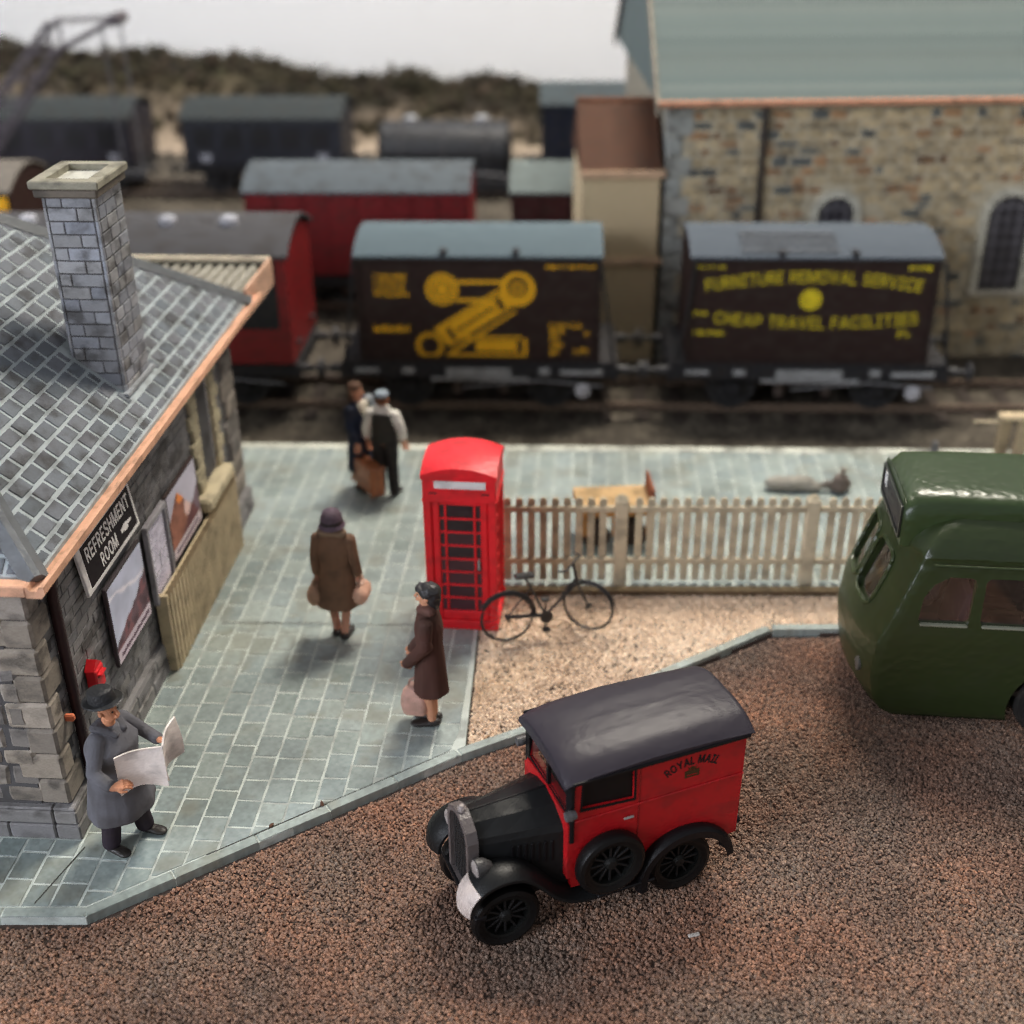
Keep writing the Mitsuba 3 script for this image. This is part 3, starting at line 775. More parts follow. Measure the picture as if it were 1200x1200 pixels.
# slatted screen of pickets standing against the wall
scn = thing('picket_screen', 'khaki slatted picket screen standing against the station wall under the window', 'screen')
KH = lin(178, 162, 132)
m_ = [(-.041, 0), (.041, 0), (.041, 1.02), (0, 1.09), (-.041, 1.02)]
for i in range(25):
    b = 3.04 + i * 0.122
    add('picket', prism([(x + b, z) for x, z in m_], 0.10, 0.165), 'matt_paint', tuple(KH * RNG.uniform(.9, 1.12)), WALL, scn)
add('batten', cbx(2.99, 6.03, 1.0, 1.06, 0.06, 0.098, 0.008), 'matt_paint', tuple(KH * 1.25), WALL, scn)
add('batten', cbx(2.99, 6.03, 0.12, 0.18, 0.06, 0.098, 0.008), 'matt_paint', tuple(KH), WALL, scn)
add('post', cbx(2.93, 3.0, 0, 1.08, 0.0, 0.15, 0.012), 'matt_paint', tuple(KH * 1.1), WALL, scn)
add('post', cbx(6.0, 6.08, 0, 1.18, 0.0, 0.15, 0.012), 'matt_paint', tuple(KH * 1.1), WALL, scn)
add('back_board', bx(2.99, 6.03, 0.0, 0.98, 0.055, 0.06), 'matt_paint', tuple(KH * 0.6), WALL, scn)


from shapely.ops import unary_union


# ---------------------------------------------------------------- goods shed and its annexe
shed = thing('goods_shed', 'big rubble stone goods shed with grey slate roof and arched windows at the upper right', 'goods shed')
add('wall', bx(0.02, 16, 0.04, 8.3, -0.2, 5.42), 'mortar', M=SHED, parent=shed)
SW_ = shed + '__wall'
SF = SHED @ axes([0, 0.04, 0], [1, 0, 0], [0, 0, 1], [0, -1, 0])
def arch_poly(x0, x1, z0, z1, n=14):
    r = (x1 - x0) / 2; cx = (x0 + x1) / 2
    return Polygon([(x0, z0), (x1, z0)] + [(cx + r * math.cos(t), z1 - r + r * math.sin(t)) for t in np.linspace(0, math.pi, n)])
WINS = [(3.12, 3.86, 1.57, 3.56), (6.62, 7.48, 1.57, 3.56), (10.2, 11.0, 1.57, 3.56)]
wing = [arch_poly(a - 0.16, b + 0.16, c - 0.1, d + 0.16) for a, b, c, d in WINS]
st_, sz = [], []
v = 0.0
while v < 5.3:
    h = min(RNG.uniform(0.14, 0.24), 5.33 - v); u = 0.30 + RNG.uniform(0, .2)
    if h < .06: break
    while u < 8.6:
        L = RNG.uniform(0.2, 0.5)
        q = quadj(u + 0.018, u + L - 0.018, v + 0.016, v + h - 0.016, 0.02); cx = q.mean(0)
        mid = [(q[i] + q[(i + 1) % 4]) / 2 for i in range(4)]
        o = np.array([p for i in range(4) for p in (q[i] * 0.9 + cx * 0.1, mid[i])]); u += L
        if any(w.intersects(Polygon(o)) for w in wing) or (abs(cx[0] - 1.88) < .0): continue
        st_.append((pad(o, -0.02, RNG.uniform(0.012, 0.04), 0.025), RNG.random(), RNG.random())); sz.append(L * h * (2 if v > 1.4 and u < 7.6 else 0.6))
    v += h
pieces(SW_, 'stone', st_, 'rubble_stone', SF, 300, sz)
qs = []
v = 0
while v < 5.3:
    h = 0.4; d = 0.5 if int(v / .4) % 2 else 0.3
    qs.append((cbx(0, d, 0, 0.6, v, min(v + h - .015, 5.36), 0.02), RNG.random() * .4 + .3, RNG.random())); v += h
MATS['pale_quoin'] = tone((0.34, 0.36, 0.34), 0.2, (0.40, 0.40, 0.36))
pieces(SW_, 'quoin', qs, 'pale_quoin', SHED)
def ringpoly(p, t): return p.buffer(t, join_style=2).difference(p)
for (a, b, c, d) in WINS[:2]:
    wk = thing_part = numbered(shed + '__window')
    inner = arch_poly(a, b, c, d)
    band = inner.buffer(0.15).difference(inner).intersection(sbox(0, c, 20, 20))
    add('surround', prism(band, 0.0, 0.10), 'matt_paint', (0.62, 0.60, 0.50), SF, wk)
    add('sill', cbx(a - 0.2, b + 0.2, c - 0.11, c, 0, 0.13, 0.02), 'matt_paint', (0.54, 0.50, 0.41), SF, wk)
    add('pane', prism(inner.buffer(-.005), 0.002, 0.012), 'satin_paint', (0.022, 0.02, 0.028), SF, wk)
    bars = []
    for k in range(1, 4): x = a + (b - a) * k / 4; bars.append(sbox(x - .011, c, x + .011, d))
    for k in range(1, 8): z = c + (d - c) * k / 8; bars.append(sbox(a, z - .011, b, z + .011))
    from shapely.ops import unary_union
    gl = unary_union(bars + [inner.buffer(-0.14).difference(inner.buffer(-0.16))]).intersection(inner)
    add('glazing_bar', prism(gl, 0.012, 0.03), 'matt_paint', (0.20, 0.19, 0.21), SF, wk)
    labels[wk] = {'label': 'arched window half hidden behind the container' if a < 5 else 'tall arched window with lattice panes'}
add('downpipe', tube([(1.88, -0.06, 5.38), (1.88, -0.06, 0)], 0.06, 10), 'satin_paint', (0.03, 0.022, 0.02), SHED, shed, smooth=40)
add('gutter', cbx(-0.25, 16, -0.28, -0.12, 5.40, 5.52, 0.02), 'matt_paint', tuple(lin(206, 150, 118)), SHED, shed)
add('soffit', bx(-0.2, 16, -0.14, 0.3, 5.36, 5.41), 'matt_paint', (0.07, 0.04, 0.03), SHED, shed)
rt = math.tan(math.radians(40)); D = 8.6
roofp = prism([(-0.2, 5.5), (D / 2, 5.5 + rt * (D / 2 + .2)), (D + .2, 5.5), (D + .2, 5.42), (-0.2, 5.42)], 0, 16.2)
roofp.apply_transform(axes([-0.2, 0, 0], [0, 1, 0], [0, 0, 1], [1, 0, 0]))
add('roof', roofp, 'shed_slate', M=SHED, parent=shed)
crs = []
for i in range(30):
    l0 = i * 0.19; c_, s_ = math.cos(math.radians(40)), math.sin(math.radians(40))
    m = pad([(0, 0), (16.2, 0), (16.2, 0.2), (0, 0.2)], 0, 0.022, 0.006)
    crs.append((on(m, axes([-0.22, -0.2 + l0 * c_, 5.502 + l0 * s_], [1, 0, 0], [0, c_, s_], [0, -s_, c_]) @ rot([1, 0, 0], 3.5)), RNG.random(), RNG.random()))
pieces(shed + '__roof', 'slate_course', crs, 'shed_slate', SHED)
ga = prism([(0.04, 5.3), (8.3, 5.3), (D / 2, 5.3 + rt * (D / 2))], 0, 0.3)
ga.apply_transform(axes([0.0, 0, 0], [0, 1, 0], [0, 0, 1], [1, 0, 0]))
add('gable', ga, 'matt_paint', (0.38, 0.345, 0.27), SHED, shed)
add('gable', bx(-0.0, 0.03, 0.6, 8.3, 0, 5.3), 'matt_paint', (0.38, 0.345, 0.27), SHED, shed)
for s in (0, 1):
    b0, b1 = (-0.25, D / 2) if s == 0 else (D + .25, D / 2)
    z0, z1 = 5.46, 5.5 + rt * (D / 2 + .2)
    pr = prism([(b0, z0 - .22), (b1, z1 - .22), (b1, z1 + .02), (b0, z0 + .02)] if s == 0 else [(b1, z1 - .22), (b0, z0 - .22), (b0, z0 + .02), (b1, z1 + .02)], 0, 0.06)
    pr.apply_transform(axes([-0.29, 0, 0], [0, 1, 0], [0, 0, 1], [1, 0, 0]))
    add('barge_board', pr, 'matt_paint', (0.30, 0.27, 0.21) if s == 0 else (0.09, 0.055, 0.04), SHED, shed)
ann = thing('annexe', 'narrow tan annexe with brown pitched roof between the containers and the goods shed', 'annexe')
AT = tuple(lin(200, 180, 145))
add('wall', bx(-1.68, -0.12, 0.0, 2.6, -0.2, 4.06), 'grain', AT, SHED, ann)
add('ledge', cbx(-1.30, -0.02, -0.09, 0.0, 2.24, 2.36, 0.015), 'matt_paint', tuple(lin(214, 182, 150)), SHED, ann)
add('eaves_board', cbx(-1.72, -0.03, -0.13, 0.03, 4.02, 4.17, 0.015), 'matt_paint', tuple(lin(214, 178, 146)), SHED, ann)
rp = prism([(-0.1, 4.175), (1.15, 5.2), (1.3, 5.26), (1.45, 5.2), (2.7, 4.175)], 0, 1.62); rp.apply_transform(axes([-1.72, 0, 0], [0, 1, 0], [0, 0, 1], [1, 0, 0]))
add('roof', rp, 'matt_paint', tuple(lin(84, 54, 38)), SHED, ann)
add('ridge', tube([(-1.74, 1.3, 5.27), (-0.08, 1.3, 5.25)], 0.07), 'matt_paint', tuple(lin(112, 72, 50)), SHED, ann)

# ---------------------------------------------------------------- railway wagons
UF = (0.02, 0.02, 0.024)


def wheelset(key, x, n, M, r=0.46, z=RAIL_Z):
    for s in (-1, 1):
        y = n + s * 0.62
        m = lathe([(0.001, 0.03), (0.10, 0.07), (0.12, 0.03), (r * .78, 0.02), (r * .84, 0.07), (r, 0.07), (r, -0.04), (r + .03, -.045), (r + .03, -.07), (0.001, -.07)], 28)
        spokes = [on(cbx(-.03, .03, .09, r * .82, 0.03, 0.055, .005), rot([0, 0, 1], a)) for a in range(0, 360, 45)]
        A = axes([x, y, z + r], [1, 0, 0], [0, 0, 1], [0, -1, 0]) if s < 0 else axes([x, y, z + r], [-1, 0, 0], [0, 0, 1], [0, 1, 0])
        add('wheel', on(cat_(m, *spokes), A), 'satin_paint', (0.03, 0.03, 0.034), M, key)
    add('axle', tube([(x, n - .6, z + r), (x, n + .6, z + r)], .07), 'matt_paint', UF, M, key)
    for s in (-1, 1):
        y = n + s * 0.80
        m = cat_(cbx(x - .16, x + .16, y - .09, y + .09, z + r - .14, z + r + .12, .03), cbx(x - .5, x + .5, y - .06, y + .06, z + r + .14, z + r + .24, .03),
                 prism(Polygon([(x - .34, z + .9), (x + .34, z + .9), (x + .10, z + r - .12), (x - .10, z + r - .12)]), 0, .04).apply_transform(axes([0, y - s * 0.06 + .02, 0], [1, 0, 0], [0, 0, 1], [0, -1, 0])))
        add('axle_guard', m, 'matt_paint', UF, M, key)


def chassis(key, x0, x1, n, M, wb, z=RAIL_Z, deck=1.05, w=1.08, col=UF):
    cx = (x0 + x1) / 2
    add('deck', cbx(x0, x1, n - w, n + w, z + deck - 0.06, z + deck + 0.03, .01), 'matt_paint', col, M, key)
    for s in (-1, 1): add('sole_bar', cbx(x0, x1, n + s * (w - .04) - .05, n + s * (w - .04) + .05, z + deck - 0.30, z + deck - 0.065, .012), 'matt_paint', col, M, key)
    for xx in (x0, x1): add('buffer_beam', cbx(xx - .05, xx + .05, n - w, n + w, z + deck - .34, z + deck - .062, .012), 'matt_paint', col, M, key)
    for xx, d in ((x0, -1), (x1, 1)):
        for s in (-1, 1):
            m = lathe([(.001, 0), (.09, 0), (.09, .2), (.05, .22), (.05, .4), (.19, .41), (.18, .46), (.001, .48)], 16)
            add('buffer', on(m, axes([xx + d * .04, n + s * .86, z + deck - .2], [0, 1, 0], [0, 0, d], [d, 0, 0])), 'satin_paint', (0.05, 0.05, 0.055), M, key, smooth=35)
    for xx in (cx - wb / 2, cx + wb / 2): wheelset(key, xx, n, M)
    add('brake_lever', tube([(cx - .3, n - w + .02, z + .55), (cx + wb * .42, n - w - .04, z + .72), (x1 - .25, n - w - .05, z + .62)], .025), 'satin_paint', (.18, .18, .19), M, key)
    for xx in (cx - .45, cx + .45): add('brake_shoe', cbx(xx - .09, xx + .09, n - .72, n - .6, z + .25, z + .62, .03), 'matt_paint', (0.10, 0.075, 0.065), M, key)


def container_roof(x0, x1, n, w, z, rise, t=0.05, over=0.04):
    ys = np.linspace(-w - over, w + over, 15); top = [(y, z + rise * (1 - (y / (w + over)) ** 2) + t) for y in ys]; bot = [(y, z + rise * (1 - (y / (w + over)) ** 2)) for y in ys[::-1]]
    m = prism([*bot[::-1], *top[::-1]], 0, x1 - x0 + 2 * over); return on(m, axes([x0 - over, n, 0], [0, 1, 0], [0, 0, 1], [1, 0, 0]))


def body_shell(x0, x1, n, w, z0, z1, rise):
    ys = np.linspace(-w, w, 13)
    m = prism([(-w, z0), (w, z0)] + [(y, z1 + rise * (1 - (y / w) ** 2)) for y in ys[::-1]], 0, x1 - x0); return on(m, axes([x0, n, 0], [0, 1, 0], [0, 0, 1], [1, 0, 0]))


CN = 4.38; CW = 1.05
DZ = RAIL_Z + 1.08
YE = tuple(lin(232, 172, 28)); YP = tuple(lin(222, 200, 40)); BR = tuple(lin(43, 27, 24))


def container(x0, x1, label, cat, rc):
    k = thing('container', label, cat)
    z1 = DZ + 2.0
    add('body', body_shell(x0, x1, CN, CW, DZ + .0, z1, .18), 'matt_paint', BR, TRACK, k)
    add('roof', container_roof(x0, x1, CN, CW, z1 + 0.005, .22), 'grain', rc, TRACK, k)
    for z in (DZ + .05, z1 - .07): add('rail', cbx(x0 - .012, x1 + .012, CN - CW - .03, CN - CW, z - .04, z + .05, .008), 'matt_paint', tuple(np.array(BR) * .8), TRACK, k)
    for x in (x0 + .03, x1 - .03): add('corner_post', cbx(x - .045, x + .045, CN - CW - .035, CN - CW + .02, DZ, z1, .01), 'matt_paint', tuple(np.array(BR) * .75), TRACK, k)
    for f in (.36, .655):
        x = x0 + (x1 - x0) * f
        add('roof_cleat', cbx(x - .06, x + .06, CN - CW - .05, CN - CW + .16, z1 + .02, z1 + .16, .02), 'matt_paint', (.03, .03, .035), TRACK, k)
    return k, TRACK @ axes([x0, CN - CW, DZ], [1, 0, 0], [0, 0, 1], [0, -1, 0]) @ tr(0, 0, 0.004)


def slats(k, M, rows, col, seed, name='small_print'):
    g = np.random.default_rng(seed); ms = []
    for x0, x1, z, h in rows:
        x = x0
        while x < x1 - .02:
            L = g.uniform(.5, .95) * h
            ms += [bx(x, x + L * .28, z, z + h, 0, .006), bx(x + L * .28, min(x + L, x1), z + g.choice([0, h * .4, h * .72]), z + h * g.choice([.28, .68, 1.0]) + .001 + h * .28 * 0, 0, .006)]
            x += L + h * .22
    ms = [m for m in ms if m.bounds[1][1] > m.bounds[0][1]]
    q = add(name, cat_(*ms), 'print_ink', col, M, k); labels[q] = {'kind': 'stuff'}
    return q


def flat_wagon(x0, x1, label):
    k = thing('flat_wagon', label, 'flat wagon')
    chassis(k, x0, x1, CN, TRACK, 2.75)
    cx = (x0 + x1) / 2; y = CN - 1.145
    for a, b, z, h in ((cx - .62, cx + .62, -.20, .17), (cx - .9, cx + .95, -.285, .07), (x0 + .25, x0 + .7, -.13, .09), (x0 + 1.15, x0 + 1.38, -.14, .11), (x1 - 1.45, x1 - 1.25, -.15, .13), (x1 - 1.05, x1 - .25, -.16, .10)):
        add('number_plate', cbx(a, b, y, y + .03, z + RAIL_Z + 1.05 - .05, z + h + RAIL_Z + 1.05 - .05, .006), 'matt_paint', (.33, .34, .35), TRACK, k)
    add('lamp_iron', lathe([(.001, 0), (.13, .0), (.15, .03), (.13, .07), (.001, .09)], 14).apply_transform(axes([x1 - .62, y - .02, RAIL_Z + .55], [1, 0, 0], [0, 0, 1], [0, -1, 0])), 'satin_paint', (.5, .5, .54), TRACK, k)
    for xa, xb in ((x0 + .06, x0 + .34), (x1 - .06, x1 - .34)):
        add('lashing_chain', tube([(xa, CN - CW - .06, RAIL_Z + 1.1), ((xa + xb) / 2 + .02, CN - CW - .05, RAIL_Z + 2.0), (xb, CN - CW - .045, RAIL_Z + 3.06)], .032, 6), 'matt_paint', (.02, .02, .022), TRACK, k)
    return k


flat_wagon(-3.35, 1.85, 'dark flat wagon carrying the brown container with the yellow Z design')
flat_wagon(2.9, 8.05, 'dark flat wagon carrying the brown furniture removal container')
ca, MA = container(-2.98, 1.52, 'brown container painted with big yellow Z and discs, blue grey roof', 'container', tuple(lin(84, 98, 105)))
def disc(x, z, r, r2=0, n=40):
    p = Polygon([(x + r * math.cos(t), z + r * math.sin(t)) for t in np.linspace(0, 2 * math.pi, n)[:-1]])
    return p.difference(Polygon([(x + r2 * math.cos(t), z + r2 * math.sin(t)) for t in np.linspace(0, 2 * math.pi, n)[:-1]])) if r2 else p
def cpx(x, y): return ((x - 415) / 290 * 4.5, (412 - y) / 112 * 1.96)
def poly_on(p, M, key, name, col, d=.006): return add(name, prism(p, 0, d), 'print_ink', col, M, key)
x, z = cpx(517, 331); u_ = 4.5 / 290
c1 = disc(x, z, .31).difference(unary_union([disc(x, z, .25, .225)] + [sbox(x - .02 + .14 * math.cos(t), z - .05 + .12 * math.sin(t), x + .02 + .14 * math.cos(t), z + .04 + .12 * math.sin(t)) for t in np.linspace(0, 6.28, 9)]))
poly_on(c1, MA, ca, 'left_disc', YE)
x2, z2 = cpx(607, 331); c2 = disc(x2, z2, .33).difference(disc(x2, z2 + .05, .19)).union(disc(x2, z2 + .03, .12, .06))
poly_on(c2, MA, ca, 'right_disc', YE)
l0, l1 = cpx(536, 325), cpx(590, 321); ln = [sbox(l0[0], l0[1], l1[0], l1[1])]
l0, l1 = cpx(534, 345), cpx(570, 341); ln += [sbox(l0[0], l0[1], l1[0], l1[1])]
l0, l1 = cpx(536, 386), cpx(612, 383); ln += [sbox(l0[0], l0[1], l1[0], l1[1])]
l0, l1 = cpx(520, 406), cpx(612, 403); ln += [sbox(l0[0], l0[1], l1[0], l1[1])]
l0, l1 = cpx(556, 400), cpx(606, 388); ln += [sbox(l0[0], l0[1], l1[0], l1[1])]
l0, l1 = cpx(613, 406), cpx(618, 386); ln += [sbox(l0[0], l0[1], l1[0], l1[1])]
for q_ in polys(unary_union(ln)): poly_on(q_, MA, ca, 'belt_line', YE)
band = Polygon([cpx(509, 378), cpx(586, 335), cpx(601, 350), cpx(524, 395)])
dk = []
for t in np.linspace(.24, .78, 11):
    a = np.array(cpx(516, 387)) * (1 - t) + np.array(cpx(594, 342)) * t; dk.append(disc(a[0], a[1], .045, 0, 5))
for t0, t1 in ((.10, .17), (.86, .93)):
    A_, B_ = np.array(cpx(516, 387)), np.array(cpx(594, 342)); nrm = np.array([-(B_ - A_)[1], (B_ - A_)[0]]); nrm = nrm / np.linalg.norm(nrm) * .13
    p0, p1 = A_ * (1 - t0) + B_ * t0, A_ * (1 - t1) + B_ * t1; dk.append(Polygon([p0 + nrm, p1 + nrm, p1 - nrm, p0 - nrm]))
edge_ = Polygon([cpx(505, 375), cpx(583, 331), cpx(586, 333), cpx(508, 378)]).union(Polygon([cpx(525, 400), cpx(604, 354), cpx(606, 356), cpx(528, 403)]))
poly_on(band.difference(unary_union(dk)).union(edge_), MA, ca, 'diagonal_band', YE)
x3, z3 = cpx(500, 394); poly_on(disc(x3, z3, .27, .17).intersection(sbox(0, z3 - .22, 9, 9)), MA, ca, 'lower_disc', tuple(np.array(YE) * .75))
rows = []
for i, y in enumerate((317, 324, 331, 337)): a, b = cpx(436, y), cpx(474 + (i == 3) * 5, y); rows.append((a[0], b[0], a[1] - .04, .085))
a, b = cpx(433, 376), cpx(476, 376); rows.append((a[0], b[0], a[1] - .05, .13))
a, b = cpx(640, 306), cpx(704, 306); rows.append((a[0], b[0], a[1] - .05, .10))
for y, x0, x1 in ((371, 645, 683), (377, 646, 665), (385, 646, 662), (393, 646, 662), (401, 646, 660), (380, 688, 696), (400, 675, 695)): a, b = cpx(x0, y), cpx(x1, y); rows.append((a[0], b[0], a[1] - .05, .11))
slats(ca, MA, rows, YE, 4)
cb_, MB_ = container(3.17, 7.62, 'brown container lettered FURNITURE REMOVAL SERVICE in yellow with slatted grey roof centre', 'container', tuple(lin(78, 86, 95)))
W_ = 4.45
fit('FURNITURE REMOVAL SERVICE', .225, 3.95, lambda t: (W_ / 2 + t, 1.68 - .045 * t * t, -.09 * t), MB_, cb_, YP, bold=False)
fit('CHEAP TRAVEL FACILITIES', .225, 3.75, lambda t: (W_ / 2 + .1 + t, 0.80 + .03 * t * t, .06 * t), MB_, cb_, YP, bold=False)
poly_on(disc(W_ / 2 - .03, 1.25, .20).difference(unary_union([sbox(W_ / 2 - .12, 1.22, W_ / 2 - .02, 1.25), disc(W_ / 2 - .03, 1.25, .15, .135)])), MB_, cb_, 'roundel', YP)
slats(cb_, MB_, [(.10, .60, 1.82, .08), (3.9, 4.3, 1.80, .09), (.08, .34, .93, .09), (.10, .70, .55, .10), (3.86, 4.12, .52, .13)], YP, 9)
for i in range(4):
    y = CN - CW + .12 + i * .2; z = DZ + 2.0 + .22 * (1 - ((y - CN) / (CW + .04)) ** 2) + .06
    add('roof_slat', on(cbx(0, 1.75, -.04, .04, 0, .035, .008), tr(4.05, y, z) @ rot([1, 0, 0], 18 - 5 * i)), 'matt_paint', (.13, .14, .155), TRACK, cb_)


def van_wagon(name, label, cat, x0, x1, n, z0, z1, rise, body, roofc, wb, w=1.15, doors=True, extras=None):
    k = thing(name, label, cat)
    add('body', body_shell(x0, x1, n, w, z0, z1, rise), 'matt_paint', body, TRACK, k)
    add('roof', container_roof(x0, x1, n, w, z1 + .006, rise + .03, .05, .06), 'matt_paint', roofc, TRACK, k)
    chassis(k, x0, x1, n, TRACK, wb, RAIL_Z, z0 - RAIL_Z)
    L = x1 - x0
    for i in range(int(L / .62) + 1):
        x = min(x0 + .03 + i * .62, x1 - .03)
        add('side_post', cbx(x - .035, x + .035, n - w - .03, n - w + .01, z0, z1, .008), 'matt_paint', tuple(np.array(body) * .85), TRACK, k)
    if doors:
        c = (x0 + x1) / 2
        for s in (-1, 1): add('door', cbx(c + s * .36 - .34, c + s * .36 + .34, n - w - .025, n - w, z0 + .05, z1 - .1, .01), 'matt_paint', tuple(np.array(body) * 1.05), TRACK, k)
    return k


van_wagon('box_van', 'dark red box van with plain grey roof on the middle siding', 'goods van', -6.37, -1.31, 10.2, -.0, 1.88, .36, tuple(lin(120, 28, 32)), tuple(lin(84, 92, 98)), 3.0)
van_wagon('box_van', 'dark brown box van with grey green roof, half hidden behind the tan annexe', 'goods van', -.33, 4.4, 10.2, -.0, 1.88, .36, tuple(lin(62, 24, 24)), tuple(lin(106, 116, 114)), 3.0)
bl = van_wagon('box_van', 'brown box van with yellow lettering at the far left, behind the chimney', 'goods van', -16.6, -11.75, 10.2, -.0, 1.88, .36, tuple(lin(46, 22, 18)), tuple(lin(118, 112, 104)), 3.0)
MBL = TRACK @ axes([-16.6, 10.2 - 1.15 - .032, 0], [1, 0, 0], [0, 0, 1], [0, -1, 0])
poly_on(disc(4.35, 1.05, .3), MBL, bl, 'yellow_mark', YE); poly_on(sbox(4.5, 1.5, 4.8, 1.8), MBL, bl, 'yellow_mark', YE)
slats(bl, MBL, [(2.2, 3.9, 1.4, .2), (2.4, 3.9, .7, .2)], YE, 2)

# maroon brake coach on the first track
mb = thing('maroon_coach', 'maroon coach with dark grey vented roof just behind the station canopy', 'coach')
MC = tuple(lin(122, 24, 28))
add('body', body_shell(-10.4, -4.25, CN, 1.18, RAIL_Z + 1.05, RAIL_Z + 3.1, .30), 'satin_paint', MC, TRACK, mb)
add('roof', container_roof(-10.4, -4.25, CN, 1.18, RAIL_Z + 3.106, .40, .06, .07), 'matt_paint', tuple(lin(72, 72, 75)), TRACK, mb)
chassis(mb, -10.4, -4.25, CN, TRACK, 3.9, RAIL_Z, 1.05)
for x in (-9.2, -7.75, -6.55, -5.4): add('ventilator', lathe([(.001, .0), (.17, 0), (.17, .1), (.12, .16), (.001, .18)], 14).apply_transform(tr(x, CN - .35, RAIL_Z + 3.50)), 'matt_paint', (.42, .43, .48), TRACK, mb)
for x in (-9.9, -9.0, -8.1, -7.2, -6.3, -5.6): add('window', cbx(x, x + .6, CN - 1.2, CN - 1.17, RAIL_Z + 2.1, RAIL_Z + 2.75, .01), 'gloss_paint', (.02, .02, .024), TRACK, mb)
add('end_window', cbx(-5.2, -4.45, CN - 1.205, CN - 1.17, RAIL_Z + 1.75, RAIL_Z + 3.08, .03), 'matt_paint', (.018, .018, .02), TRACK, mb, label='dark guard lookout panel at the end of the maroon side')
for x in (-9.8, -8.1, -6.4): add('door', cbx(x, x + .62, CN - 1.2, CN - 1.175, RAIL_Z + 1.1, RAIL_Z + 2.05, .01), 'satin_paint', tuple(np.array(MC) * 1.1), TRACK, mb)
for s in (-1, 1): add('end_step', cbx(-4.26, -4.18, CN + s * .7 - .1, CN + s * .7 + .1, RAIL_Z + 1.3, RAIL_Z + 1.36, .008), 'matt_paint', UF, TRACK, mb)

# dark blue stock on the farthest siding
NV = tuple(lin(34, 38, 58)); NR = tuple(lin(50, 57, 58))
def coach(label, x0, x1, body, z1=1.40):
    k = thing('dark_coach', label, 'coach')
    n = 20.7
    add('body', body_shell(x0, x1, n, 1.2, RAIL_Z + 1.0, z1, .3), 'satin_paint', body, TRACK, k)
    add('roof', container_roof(x0, x1, n, 1.2, z1 + .006, .42, .06, .06), 'matt_paint', NR, TRACK, k)
    chassis(k, x0, x1, n, TRACK, 3.2, RAIL_Z, 1.0)
    for i in range(5):
        x = x0 + .35 + i * (x1 - x0 - .4) / 5
        add('window', cbx(x, x + .55, n - 1.225, n - 1.19, .62, 1.2, .01), 'gloss_paint', (.012, .012, .016), TRACK, k)
    for x in (x0 + .5, x1 - .75):
        add('white_number', bx(x, x + .3, n - 1.215, n - 1.2, .18, .42), 'print_ink', (.30, .31, .36), TRACK, k)
    return k
coach('dark coach under the crane jib at the upper left', -17.6, -12.35, tuple(lin(28, 24, 38)))
coach('dark navy coach, second from the left on the far siding', -10.75, -5.9, tuple(lin(20, 25, 38)))
tk = thing('tank_wagon', 'low dark tank wagon on the far siding between the two navy vehicles', 'tank wagon')
n = 20.7
cyl = lathe([(.001, 0), (.5, .02), (.78, .12), (.84, .22), (.84, 3.95), (.78, 4.05), (.5, 4.15), (.001, 4.17)], 28)
add('barrel', on(cyl, axes([-4.95, n, .32], [0, 1, 0], [0, 0, 1], [1, 0, 0])), 'satin_paint', (.022, .023, .027), TRACK, tk, smooth=40)
chassis(tk, -5.1, -.45, n, TRACK, 2.6, RAIL_Z, .45)
for x in (-3.9, -1.7): add('filler', lathe([(.001, 0), (.22, 0), (.22, .14), (.1, .2), (.001, .2)], 14).apply_transform(tr(x, n, 1.13)), 'matt_paint', (.35, .36, .38), TRACK, tk)
for x in (-4.2, -2.9, -1.6): add('strap', on(lathe([(.846, 0), (.862, 0), (.862, .09), (.846, .09), (.846, 0)], 28), axes([x, n, .32], [0, 1, 0], [0, 0, 1], [1, 0, 0])), 'matt_paint', (.05, .05, .055), TRACK, tk)
nv = van_wagon('tall_van', 'tall navy blue van with grey roof behind the annexe', 'goods van', .16, 4.2, 20.7, .0, 1.82, .40, tuple(lin(20, 27, 42)), tuple(lin(64, 74, 78)), 2.6, 1.2)
add('lamp', lathe([(.001, 0), (.16, .05), (.2, .2), (.12, .36), (.001, .4)], 14).apply_transform(tr(1.55, 20.7 - 1.35, 1.15)), 'satin_paint', (.6, .62, .66), TRACK, nv)

# ---------------------------------------------------------------- crane
cr = thing('crane', 'grey lattice crane jib reaching over the dark coach at the upper left', 'crane')
CG = tuple(lin(104, 98, 104)); cn = 15.0
K = {'foot': (-17.8, -.9), 'knee': (-12.36, 4.81), 'tip': (-10.66, 4.87), 'in': (-12.4, 4.05), 'infoot': (-16.6, -.9)}
for s in (-.38, .38):
    y = cn + s
    P_ = {a: (b[0], y, b[1]) for a, b in K.items()}
    for a, b, r in (('foot', 'knee', .06), ('infoot', 'in', .055), ('in', 'tip', .07), ('knee', 'tip', .03), ('knee', 'in', .04)):
        add('jib_chord', tube([P_[a], P_[b]], r, 6), 'matt_paint', CG, TRACK, cr)
    for i in range(8):
        t0, t1 = i / 8, (i + 1) / 8
        A_ = np.array(P_['foot']) * (1 - t0) + np.array(P_['knee']) * t0; B_ = np.array(P_['infoot']) * (1 - t1) + np.array(P_['in']) * t1; C_ = np.array(P_['foot']) * (1 - t1) + np.array(P_['knee']) * t1
        add('jib_brace', cat_(tube([A_, B_], .026, 5), tube([B_, C_], .026, 5)), 'matt_paint', CG, TRACK, cr)
add('jib_head', on(lathe([(.001, -.42), (.15, -.42), (.15, .42), (.001, .42)], 16), axes([-10.66, cn, 4.85], [1, 0, 0], [0, 0, 1], [0, -1, 0])), 'matt_paint', tuple(np.array(CG) * .7), TRACK, cr)
